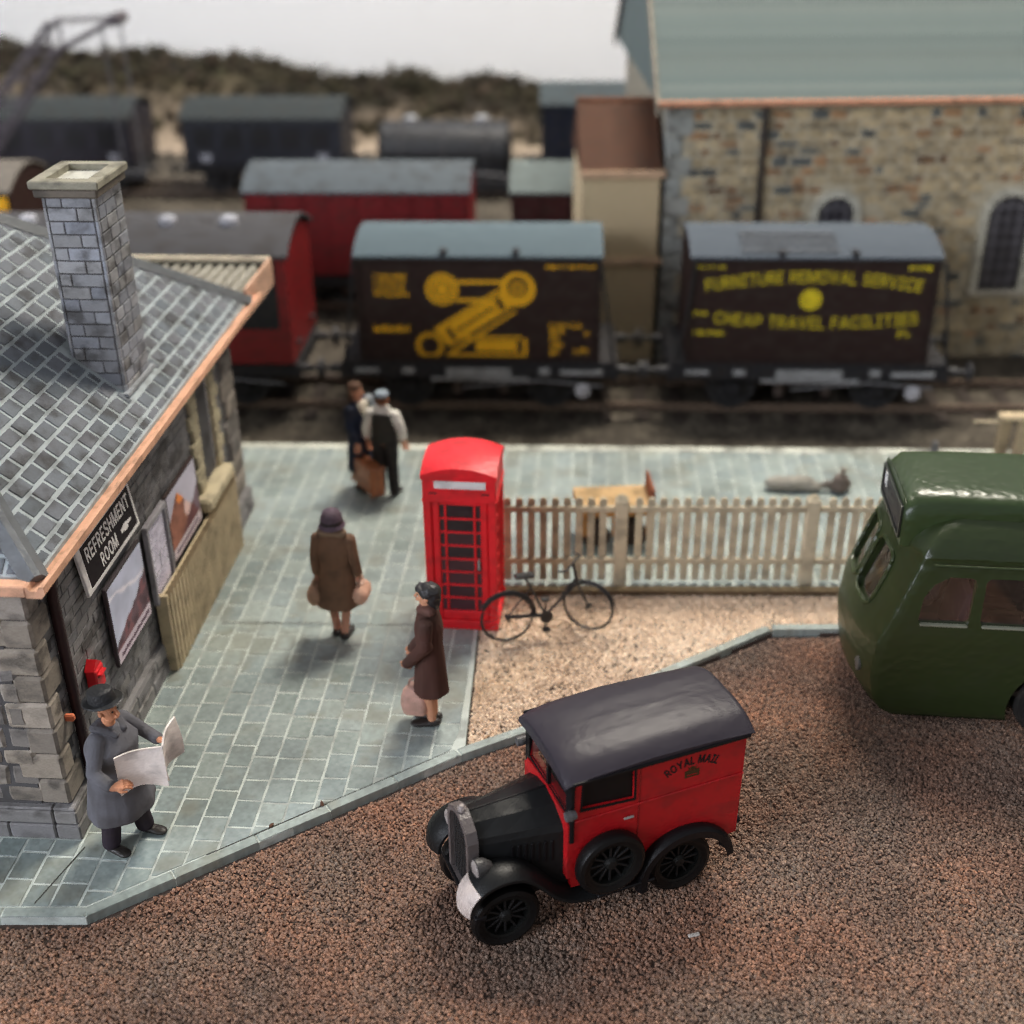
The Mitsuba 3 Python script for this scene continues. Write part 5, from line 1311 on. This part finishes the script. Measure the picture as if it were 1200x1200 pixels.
# ---------------------------------------------------------------- green motor coach
bu = thing('motor_coach', 'dark green old motor coach cut off by the right edge of the picture', 'bus')
BUS = frame((3.98, 11.27, YARD_Z), -6.0) @ np.diag([1.06, 1.06, 1.075, 1]); BG = tuple(lin(41, 52, 26)); BW = 1.95; BL = 6.4
def outline(xf, ty, bulge=.20, back=BL, cut=.0, n=19):
    y = np.linspace(0, 1, n); fx = xf + bulge * np.abs(2 * y - 1) ** 2.4 + cut; fy = ty + (BW - 2 * ty) * y
    c = np.linspace(0, 1, 5)[1:]
    pts = list(zip(fx, fy)) + [(xx, BW - ty) for xx in np.linspace(fx[-1], back - .3, 9)[1:]] + [(back, BW - ty - .3), (back, ty + .3)] + [(xx, ty) for xx in np.linspace(back - .3, fx[0], 9)[:-1]]
    return np.array(pts)
LV = [(.20, .10, .07), (.30, -.04, .025), (.50, -.16, .0), (.80, -.20, 0), (1.10, -.17, .0), (1.24, -.12, .0), (1.5, -.03, .015), (1.8, .07, .035), (2.02, .15, .06), (2.10, .18, .075), (2.13, .175, .07), (2.2, .21, .10), (2.30, .28, .17), (2.38, .38, .25), (2.44, .50, .35), (2.475, .64, .46)]
def bring(i, ins=0.0): z, xf, ty = LV[i]; o = outline(xf + ins * 1.2, ty + ins, back=BL - ins); return np.c_[o, np.full(len(o), z)]
outer = man(loft([bring(i) for i in range(len(LV))]))
cabin = man(loft([np.c_[bring(i, .07)[:, :2], np.full(len(bring(i)), z)] for i, z in ((2, .55), (4, 1.1), (6, 1.5), (8, 2.0), (9, 2.06))]))
def win_side(x0, x1, z0, z1, r=.12, front=False):
    p = sbox(x0, z0, x1, z1).buffer(-.06).buffer(.06)
    if front: p = p.intersection(Polygon([(x0, z0), (x1, z0), (x1, z1), (x0 + .26, z1), (x0 + .12, z1 - .09), (x0 + .03, z1 - .24)]))
    return p
WS = [win_side(.38, .90, 1.40, 1.93, front=True)] + [win_side(1.0 + i * .86, 1.78 + i * .86, 1.40, 1.93) for i in range(5)]
cutw = [man(side_prism(p, -.5, .6)) for p in WS]
cutf = [man(on(prism(sbox(a, 1.30, b, 1.94).buffer(-.1).buffer(.1), -.6, .62), YZX)) for a, b in ((.42, .95), (1.02, 1.55))]
arch = [man(side_prism(circ(x, .42, .52), -.3, .35)) for x in (1.96, 5.2)] + [man(side_prism(circ(x, .42, .52), BW - .35, BW + .3)) for x in (1.96, 5.2)]
outer = outer.refine_to_length(.1)
sh = outer - cabin
for c in cutw + cutf + arch: sh = sh - c
add('body', tm(sh), 'gloss_paint', BG, BUS, bu, smooth=38)
cab2 = man(loft([np.c_[bring(i, .085)[:, :2], np.full(len(bring(i)), z)] for i, z in ((2, .57), (4, 1.1), (6, 1.5), (8, 2.0), (9, 2.045))]))
lng = cabin - cab2
for c in cutw + cutf + arch: lng = lng - c
add('lining', tm(lng), 'print_ink', tuple(lin(40, 26, 34)), BUS, bu)
for p, i in zip(WS, range(9)):
    add('side_window', side_prism(p.buffer(.01), .032, .038), 'dark_glass', None, BUS, bu)
    add('side_window', side_prism(p, BW - .05, BW + .012), 'satin_paint', (.012, .010, .012), BUS, bu)
for (a, b) in ((.42, .95), (1.02, 1.55)):
    yy = np.linspace(a - .01, b + .01, 8); rg = []
    for z in (1.29, 1.95): 
        xf = np.interp(z, [l[0] for l in LV], [l[1] for l in LV]); fx = xf + .20 * np.abs(2 * yy / BW - 1) ** 2.4 + .035; rg.append(np.c_[fx, yy, np.full(8, z)])
    add('windscreen', loft(rg, caps=False, closed=False), 'dark_glass', None, BUS, bu)
    # raised windscreen surround
    s_, o_ = [], []
    for t in np.linspace(0, 2 * np.pi, 33):
        cy_, sz_ = np.sign(math.cos(t)) * abs(math.cos(t)) ** .45, np.sign(math.sin(t)) * abs(math.sin(t)) ** .45; y_ = (a + b) / 2 + (b - a) / 2 * cy_; z_ = 1.62 + .32 * sz_
        xf = np.interp(z_, [l[0] for l in LV], [l[1] for l in LV]); s_.append((xf + .20 * abs(2 * y_ / BW - 1) ** 2.4 - .004, y_, z_))
    add('windscreen_surround', tube(s_, .022, 6), 'gloss_paint', tuple(np.array(BG) * 1.15), BUS, bu)
for p in WS:
    x0, z0, x1, z1 = p.bounds
    add('window_sill', cbx(x0 + .02, x1 - .02, -.018, .03, z0 - .018, z0 + .006, .005), 'satin_paint', tuple(lin(126, 128, 112)), BUS, bu)
add('waist_moulding', cat_(tube([(x, .0, 2.085) for x in np.linspace(.45, BL - .3, 6)], .014, 6)), 'gloss_paint', tuple(np.array(BG) * 1.2), BUS, bu)
add('floor', bx(.3, BL - .3, .1, BW - .1, .5, .56), 'matt_paint', (.02, .015, .015), BUS, bu)
SC = tuple(lin(52, 28, 36))
for i in range(6):
    for y in (.15, 1.12):
        x = .78 + i * .88; sk_ = numbered(bu + '__seat')
        add('cushion', cbx(x - .38, x + .05, y, y + .68, .9, 1.05, .05), 'matt_paint', SC, BUS, sk_); b_ = cbx(0, .12, y, y + .68, 0, .72, .05)
        add('backrest', on(b_, tr(x, 0, .98) @ rot([0, 1, 0], 8)), 'matt_paint', tuple(np.array(SC) * (1.0 if i else .8)), BUS, sk_)
add('steering_wheel', tube(circle([.42, 1.45, 1.42], .17, [.5, 0, .86], [0, 1, 0], 24), .016, 6), 'satin_paint', (.02, .02, .02), BUS, bu)
# roof hood with the destination blind
rg = []
for x, w, zb, zt in ((.17, .58, 2.08, 2.60), (.20, .60, 2.08, 2.545), (.30, .62, 2.1, 2.655), (.7, .63, 2.2, 2.665), (1.3, .64, 2.3, 2.655), (2.1, .64, 2.35, 2.63), (BL - .9, .62, 2.3, 2.60), (BL - .5, .5, 2.2, 2.45)):
    t = np.linspace(0, np.pi, 17); yy = BW / 2 - w * np.sign(np.cos(t)) * np.abs(np.cos(t)) ** .35; zz = zb + (zt - zb) * np.abs(np.sin(t)) ** .35
    rg.append(np.c_[np.full(17, x), yy, zz])
hood = loft([np.vstack([r, [[r[0, 0], BW / 2, r[0, 2]]]]) for r in rg])
add('roof_hood', hood, 'gloss_paint', tuple(lin(44, 60, 31)), BUS, bu, smooth=40)
HF = BUS @ axes([.168, BW / 2, 0], [0, -1, 0], [0, 0, 1], [-1, 0, 0])
bd = numbered(bu + '__destination_blind')
add('frame', prism(sbox(-.54, 2.13, .54, 2.495).buffer(-.04).buffer(.04).difference(sbox(-.50, 2.17, .50, 2.465)), .001, .022), 'gloss_paint', (.012, .015, .012), HF, bd)
add('panel', prism(sbox(-.505, 2.165, .505, 2.47), .001, .008), 'satin_paint', (.016, .014, .018), HF, bd)
add('letter', on(meshkit.text_mesh('R', .15, .004, True), tr(-.44, 2.29, .009)), 'print_ink', (.8, .8, .78), HF, bd)
for x in (1.96, 5.2):
    for s in (1, -1):
        wk = numbered(bu + '__wheel'); y = .17 if s > 0 else BW - .17
        A = axes([x, y, .42], [1, 0, 0], [0, 0, 1], [0, -1, 0]) if s > 0 else axes([x, y, .42], [-1, 0, 0], [0, 0, 1], [0, 1, 0])
        add('tyre', on(lathe([(.25, -.09), (.38, -.1), (.42, -.06), (.42, .06), (.38, .1), (.25, .09), (.25, -.09)], 36), A), 'matt_paint', (.014, .013, .013), BUS, wk, smooth=30)
        add('hub', on(lathe([(.001, -.05), (.25, -.05), (.25, .07), (.18, .03), (.1, .05), (.06, .1), (.001, .11)], 28), A), 'satin_paint', (.06, .06, .06), BUS, wk)
add('chassis', cbx(.4, BL - .4, .35, BW - .35, .16, .5, .03), 'matt_paint', (.015, .015, .015), BUS, bu)
for y in (.30, 1.65): add('headlamp', on(lathe([(.001, -.08), (.08, -.06), (.11, 0), (.11, .03), (.001, .05)], 20), axes([-.07, y, .72], [0, 1, 0], [0, 0, 1], [-1, 0, 0])), 'satin_paint', (.10, .10, .09), BUS, bu, smooth=40)

# ---------------------------------------------------------------- people
SKIN = tuple(lin(205, 142, 108))


def hand(w, d, side, curl=1.0):
    """five fingers from the wrist w along the unit vector d, slightly curled towards the body"""
    d = np.asarray(d, float); d /= np.linalg.norm(d); a = np.cross(d, [0, 1, 0]); a = a / (np.linalg.norm(a) + 1e-9); b = np.cross(d, a); w = np.asarray(w, float)
    pc = w + d * .085
    out = [hull(ball(w, (.030, .030, .030)), ball(pc + b * .032, .020), ball(pc - b * .032, .020))]
    for i, (o, L) in enumerate(zip((-.034, -.012, .011, .033), (.062, .075, .07, .052))):
        p0 = pc + b * o; p1 = p0 + d * L * .55 + a * .012 * curl; p2 = p1 + d * L * .25 + a * .035 * curl
        out += chain((p0, .0125), (p1, .0115), (p2, .0105))
    t0 = w + d * .035 - b * .03; out += chain((t0, .015), (t0 + d * .03 - b * .03 + a * .015, .0125), (t0 + d * .06 - b * .028 + a * .03, .011))
    return out


def person(label, pos, face, h, arms, skin=SKIN, legs=None, lean=0.0, head_turn=0.0, leg_col=None, shoe=(.02, .016, .015), spread=.09, step=0.0):
    """body as one mesh (local x right, y forward); arms: ((elbow, wrist, hand direction) for the left, for the right)"""
    k = thing('person', label, 'person'); s = h / 1.75
    M = frame((pos[0], pos[1], pos[2] if len(pos) > 2 else 0), face - 90) @ np.diag([s * 1.14, s * 1.16, s, 1])
    ms = [hull(ball((0, 0, .93), (.125, .085, .08)), ball((0, 0, 1.10), (.115, .08, .06)), ball((0, lean * .5, 1.36), (.17, .10, .09)))]
    ms += chain(((0, lean * .5, 1.42), .06), ((0, lean * .8, 1.53), .052))
    R = rot([0, 0, 1], head_turn)
    def H(p): q = (R @ np.r_[np.asarray(p, float) * [1, 1, 1.06], 1])[:3]; return q + [0, lean, 1.635]
    hd = [hull(ball(H((0, -.01, .03)), (.078, .092, .085)), ball(H((0, .03, -.07)), (.048, .05, .05))), ball(H((0, .085, -.055)), .022)]
    hd += chain((H((0, .085, .015)), .011), (H((0, .108, -.022)), .015)); hd += [ball(H((x, -.005, -.01)), (.014, .022, .03)) for x in (-.082, .082)]
    ms += hd
    for sx, stp in ((-1, step), (1, -step)):
        hip, kn, an = np.array([sx * .065, 0, .90]), np.array([sx * (.08 + spread * .1), stp * .5 + .015, .48]), np.array([sx * spread, stp, .075])
        ms += chain((hip, .068), (kn, .054), (an, .040)); ms += [hull(ball(an + [0, -.03, -.035], (.038, .04, .036)), ball(an + [sx * .02, .13, -.05], (.042, .05, .026)))]
    for sx, (el, wr, dr_) in zip((-1, 1), arms):
        sh_ = np.array([sx * .165, lean * .5, 1.385]); ms += chain((sh_, .055), (el, .043), (wr, .030)); ms += hand(wr, dr_, sx)
    add('body', fuse(ms, .022, 5), 'matt_paint', leg_col if leg_col and False else skin, M, k, smooth=True)
    eyes = [tm(ball(H((x, .083, .012)), (.011, .006, .009))) for x in (-.032, .032)]
    for e in eyes: add('eye', e, 'print_ink', (.02, .015, .012), M, k)
    add('mouth', tm(ball(H((0, .083, -.06)), (.022, .008, .006))), 'print_ink', (.25, .06, .05), M, k)
    for sx, stp in ((-1, step), (1, -step)):
        an = np.array([sx * spread, stp, .075]); add('shoe', fuse([hull(ball(an + [0, -.035, -.03], (.05, .05, .044)), ball(an + [sx * .022, .14, -.045], (.054, .06, .032)))], .03, 3), 'satin_paint', shoe, M, k, smooth=True)
    return k, M, H


def sleeves(arms, lean, r0=.066, r1=.056, cut=.82):
    out = []
    for sx, (el, wr, _) in zip((-1, 1), arms):
        e, w = np.asarray(el, float), np.asarray(wr, float); out += chain(((sx * .165, lean * .5, 1.385), r0 + .008), (e, r0 - .008), (e + (w - e) * cut, r1))
    return out


def coat(k, M, arms, lean, hem, w0, col, name='coat', sleeve=True, fl=(.19, .125), cut=.82, bottom=(.24, .19), folds=0.0):
    ms = [hull(ball((0, lean * .55, 1.405), (.155, .10, .075)), ball((0, lean * .4, 1.25), (fl[0], fl[1], .1)), ball((0, 0, w0), (fl[0] - .025, fl[1] - .01, .06))),
          hull(ball((0, 0, w0), (fl[0] - .02, fl[1] - .005, .05)), ball((0, .0, hem + .02), (bottom[0], bottom[1], .02)))]
    if sleeve: ms += sleeves(arms, lean, cut=cut)
    m = fuse(ms, .028, 6)
    if folds:
        v = m.vertices; a = np.arctan2(v[:, 1], v[:, 0]); wgt = np.clip((w0 - v[:, 2]) / (w0 - hem + .01), 0, 1); rr = 1 + folds * wgt * np.sin(a * 7 + 1)
        m.vertices = np.c_[v[:, 0] * rr, v[:, 1] * rr, v[:, 2]]
    return add(name, m, 'matt_paint', col, M, k, smooth=True)


def A(*p): return np.array(p, float)


# the man with the newspaper
ar = ((A(-.29, .12, 1.16), A(-.20, .34, 1.20), (.3, .8, .3)), (A(.31, .06, 1.14), A(.385, .30, 1.13), (-.55, .75, .25)))
mn, MM, H = person('man in grey overcoat and black hat reading a white newspaper by the station corner', (-3.93, 9.55), -22, 1.80, ar, lean=.04, spread=.15, step=.06)
GC2 = tuple(lin(98, 98, 104))
coat(mn, MM, ar, .04, .45, 1.02, GC2, fl=(.25, .20), bottom=(.32, .26), folds=.03)
add('collar', fuse([hull(ball((-.1, -.02, 1.47), .05), ball((.1, -.02, 1.47), .05)), hull(ball((-.1, 0, 1.47), .045), ball((-.05, .12, 1.40), .035)), hull(ball((.1, 0, 1.47), .045), ball((.05, .12, 1.40), .035))], .03), 'matt_paint', tuple(np.array(GC2) * .75), MM, mn, smooth=True)
for sx, stp in ((-1, .06), (1, -.06)): add('trouser_leg', fuse(chain(((sx * .1, 0, .75), .10), ((sx * .115, stp * .6, .45), .085), ((sx * .15, stp, .10), .078)), .03), 'matt_paint', tuple(lin(42, 34, 44)), MM, mn, smooth=True)
hat = lathe([(.001, .175), (.06, .172), (.088, .155), (.098, .11), (.10, .06), (.10, .045), (.142, .035), (.15, .045), (.142, .055), (.001, .055)], 28); hat.vertices *= [1.05, 1.2, 1]
add('hat', on(hat, tr(*(H(A(0, -.02, .045)))) @ rot([1, 0, 0], 9)), 'satin_paint', (.02, .021, .024), MM, mn, smooth=40)
npk = thing('newspaper', 'open white newspaper held by the man in grey', 'newspaper')
def page(k, p0, p1, z0, z1, bow, slope):
    n, q = 14, 6; s = np.linspace(0, 1, n); gr = []
    d = np.array(p1) - p0; nr = np.array([-d[1], d[0]]) / np.hypot(*d)
    for th in (0, .016):
        for j in range(q):
            v_ = j / (q - 1); xy = p0 + d * s[:, None] + nr * (bow * np.sin(s * 3.1) + th + .02 * np.sin(v_ * 3 + s * 4))[:, None]
            gr.append(np.c_[xy, z0 + (z1 - z0) * v_ + slope * s + .012 * np.sin(s * 5)])
    rg = gr[:q] + gr[q:][::-1]
    return loft([np.array([r[i] for r in rg]) for i in range(n)])
PW = tuple(lin(242, 232, 224))
add('page', page(0, np.array([.31, .30]), np.array([.06, .58]), .96, 1.40, .05, .02), 'matt_paint', PW, MM, npk, smooth=50)
add('page', page(0, np.array([.04, .58]), np.array([-.27, .50]), 1.0, 1.42, .05, .06), 'matt_paint', PW, MM, npk, smooth=50)

# woman seen from behind with two bags
ar = ((A(-.21, -.02, 1.14), A(-.22, .03, .88), (0, .1, -1)), (A(.21, -.02, 1.14), A(.22, .03, .90), (0, .1, -1)))
w1, M1, H = person('woman in brown coat and dark cloche hat carrying two bags, seen from behind', (-2.19, 13.2), 82, 1.80, ar, spread=.05, skin=tuple(lin(214, 158, 132)), step=.03)
CB2 = tuple(lin(122, 92, 72))
coat(w1, M1, ar, 0, .46, 1.02, CB2, bottom=(.235, .18), folds=.045, cut=.92)
add('collar', fuse([hull(ball((-.1, -.03, 1.49), .06), ball((.1, -.03, 1.49), .06), ball((0, .06, 1.47), .06))], .03), 'matt_paint', tuple(lin(140, 116, 96)), M1, w1, smooth=True)
hat = lathe([(.001, .135), (.05, .13), (.09, .10), (.108, .05), (.112, -.02), (.14, -.075), (.13, -.085), (.10, -.03), (.001, -.02)], 26); hat.vertices *= [1, 1.12, 1]
add('hat', on(hat, tr(*H(A(0, -.005, .015)))), 'matt_paint', tuple(lin(92, 76, 88)), M1, w1, smooth=45)
add('hat_band', on(lathe([(.111, -.02), (.120, -.02), (.118, .015), (.110, .015), (.111, -.02)], 26), tr(*H(A(0, -.005, .01))) @ np.diag([1, 1.12, 1, 1])), 'matt_paint', (.03, .022, .025), M1, w1)
def bag(label, M, c, r, col, name='handbag'):
    b = thing(name, label, 'bag'); c = np.array(c, float)
    add('pouch', fuse([hull(ball(c + [0, -r[1] * .5, -.02], (r[0], r[1] * .6, r[2] * .9)), ball(c + [0, r[1] * .5, -.02], (r[0], r[1] * .6, r[2] * .9)), ball(c + [0, 0, r[2] * .55], (r[0] * .6, r[1] * .8, r[2] * .4)))], .025), 'matt_paint', col, M, b, smooth=True)
    add('handle', tube([c + [0, -r[1] * .55, r[2] * .8], c + [0, -r[1] * .4, r[2] * 1.25], c + [0, 0, r[2] * 1.45], c + [0, r[1] * .4, r[2] * 1.25], c + [0, r[1] * .55, r[2] * .8]], .013, 6), 'matt_paint', tuple(np.array(col) * .6), M, b)
    add('clasp', tm(ball(c + [0, 0, r[2] * .92], (r[0] * .5, r[1] * .5, .02))), 'satin_paint', tuple(np.array(col) * .7), M, b)
    return b
bag('rounded tan bag in the left hand of the woman seen from behind', M1, (-.24, .03, .62), (.09, .16, .15), tuple(lin(200, 160, 132)))
bag('pink beige bag in the right hand of the woman seen from behind', M1, (.255, .03, .66), (.085, .15, .13), tuple(lin(216, 172, 148)))

# woman in profile, waiting beside the phone box
ar = ((A(-.19, .0, 1.13), A(-.13, .16, .88), (.3, .5, -1)), (A(.19, .0, 1.13), A(.13, .16, .88), (-.3, .5, -1)))
w2, M2, H = person('black haired woman in long dark brown coat facing left, before the phone box', (-.93, 11.42), 172, 1.86, ar, spread=.045, skin=tuple(lin(204, 148, 116)))
coat(w2, M2, ar, 0, .42, 1.0, tuple(lin(76, 48, 41)), fl=(.165, .13), bottom=(.17, .165), folds=.03, cut=1.0)
add('sleeve', fuse(chain(((-.2, 0, 1.2), .06), ((-.19, .0, 1.13), .07), ((-.125, .18, .86), .056)) + chain(((.2, 0, 1.2), .06), ((.19, .0, 1.13), .07), ((.125, .18, .86), .056)), .03), 'matt_paint', tuple(lin(76, 48, 41)), M2, w2, smooth=True)
labels[w2 + '__sleeve'] = {'kind': 'stuff'}
add('collar', fuse([hull(ball((-.09, -.03, 1.49), .055), ball((.09, -.03, 1.49), .055), ball((0, .05, 1.45), .055))], .03), 'matt_paint', tuple(lin(96, 66, 58)), M2, w2, smooth=True)
hm = fuse([hull(ball(H(A(0, -.025, .04)), (.098, .105, .095)), ball(H(A(0, -.06, -.05)), (.088, .06, .08))), hull(ball(H(A(0, -.06, -.08)), (.08, .05, .06)), ball(H(A(0, -.05, -.13)), (.07, .05, .03))), ball(H(A(0, .055, .07)), (.075, .05, .035))], .02, 3)
hm.vertices += (meshkit.noise(hm.vertices * 30)[:, None] - .5) * .02
add('hair', hm, 'satin_paint', (.022, .020, .022), M2, w2, smooth=True)
bag('pinkish bag hanging before the knees of the dark haired woman', M2, (.0, .15, .30), (.15, .13, .19), tuple(lin(206, 164, 148)))

# young woman with pinafore and bag, porter with suitcase, on the far platform
ar = ((A(-.26, .02, 1.13), A(-.25, .10, .90), (0, .2, -1)), (A(.22, .02, 1.13), A(.2, .1, .88), (0, .2, -1)))
w3, M3, H = person('woman in navy dress with white blouse front and long brown hair on the far platform', (-2.33, 17.3), -30, 1.76, ar, spread=.07, skin=tuple(lin(208, 152, 122)))
NVY = tuple(lin(24, 36, 58))
coat(w3, M3, ar, 0, .34, 1.02, NVY, name='dress', bottom=(.21, .17), cut=.85)
add('blouse_front', fuse([hull(ball((-.065, .085, 1.44), .04), ball((.065, .085, 1.44), .04), ball((0, .115, 1.22), .03))], .03), 'matt_paint', tuple(lin(222, 214, 196)), M3, w3, smooth=True)
add('sleeve_stripe', fuse(chain(((-.215, .03, 1.42), .058), ((-.285, .05, 1.14), .05), ((-.275, .11, .97), .045)), .03), 'matt_paint', tuple(lin(168, 176, 184)), M3, w3, smooth=True)
add('hair', fuse([hull(ball(H(A(0, -.02, .045)), (.096, .10, .085)), ball(H(A(0, -.06, -.03)), (.09, .06, .09))), hull(ball(H(A(0, -.06, -.05)), (.088, .05, .06)), ball(H(A(0, -.07, -.17)), (.08, .045, .05)))], .025), 'matt_paint', tuple(lin(92, 66, 50)), M3, w3, smooth=True)
bag('brown shopping bag held by the woman in navy', M3, (-.30, .10, .62), (.10, .15, .16), tuple(lin(168, 112, 72)))
ar = ((A(-.25, -.01, 1.14), A(-.27, .06, .86), (0, .1, -1)), (A(.26, -.02, 1.14), A(.25, .06, .92), (0, .2, -1)))
p4, M4, H = person('porter in grey cap, white sleeves and dark waistcoat carrying a suitcase, seen from behind', (-1.92, 17.05), 75, 1.72, ar, spread=.1)
add('shirt', fuse([hull(ball((0, 0, 1.43), (.165, .095, .06)), ball((0, 0, 1.1), (.15, .105, .06)))] + sleeves(ar, 0, .072, .062, .55), .028), 'matt_paint', tuple(lin(232, 228, 218)), M4, p4, smooth=True)
add('waistcoat', fuse([hull(ball((0, -.005, 1.40), (.15, .11, .05)), ball((0, 0, 1.24), (.175, .125, .1)), ball((0, 0, .95), (.175, .125, .06)))], .03), 'matt_paint', tuple(lin(46, 46, 42)), M4, p4, smooth=True)
for sx in (-1, 1): add('trouser_leg', fuse(chain(((sx * .085, 0, .94), .105), ((sx * .09, 0, .5), .085), ((sx * .1, 0, .09), .075)), .03), 'matt_paint', tuple(lin(36, 36, 36)), M4, p4, smooth=True)
add('collar', fuse([hull(ball((-.07, -.02, 1.50), .045), ball((.07, -.02, 1.50), .045), ball((0, .05, 1.48), .045))], .03), 'matt_paint', tuple(lin(230, 226, 216)), M4, p4, smooth=True)
add('cap', fuse([hull(ball(H(A(0, -.01, .075)), (.098, .11, .05)), ball(H(A(0, -.01, .10)), (.085, .095, .035))), hull(ball(H(A(-.05, .1, .055)), .014), ball(H(A(.05, .1, .055)), .014), ball(H(A(0, .14, .045)), .012))], .02), 'matt_paint', tuple(lin(140, 152, 162)), M4, p4, smooth=True)
add('hair', fuse([hull(ball(H(A(0, -.035, .02)), (.086, .075, .05)), ball(H(A(0, -.05, -.04)), (.07, .05, .03)))], .025), 'matt_paint', tuple(lin(96, 58, 36)), M4, p4, smooth=True)
su = thing('suitcase', 'brown leather suitcase carried by the porter', 'suitcase')
SM = frame((-2.21, 17.0, 0), 122)
SB = tuple(lin(158, 96, 58))
add('case', cbx(-.36, .36, -.12, .12, .16, .62, .035), 'satin_paint', SB, SM, su)
add('lid_seam', cbx(-.364, .364, -.018, .018, .157, .624, .006), 'satin_paint', tuple(np.array(SB) * .55), SM, su)
for x in (-.34, .34):
    for z in (.19, .59): add('corner', cbx(x - .035, x + .035, -.125, .125, z - .04, z + .04, .02), 'satin_paint', tuple(np.array(SB) * .75), SM, su)
add('handle', tube([(-.1, 0, .62), (-.08, 0, .68), (.08, 0, .68), (.1, 0, .62)], .014, 6), 'satin_paint', tuple(np.array(SB) * .6), SM, su)
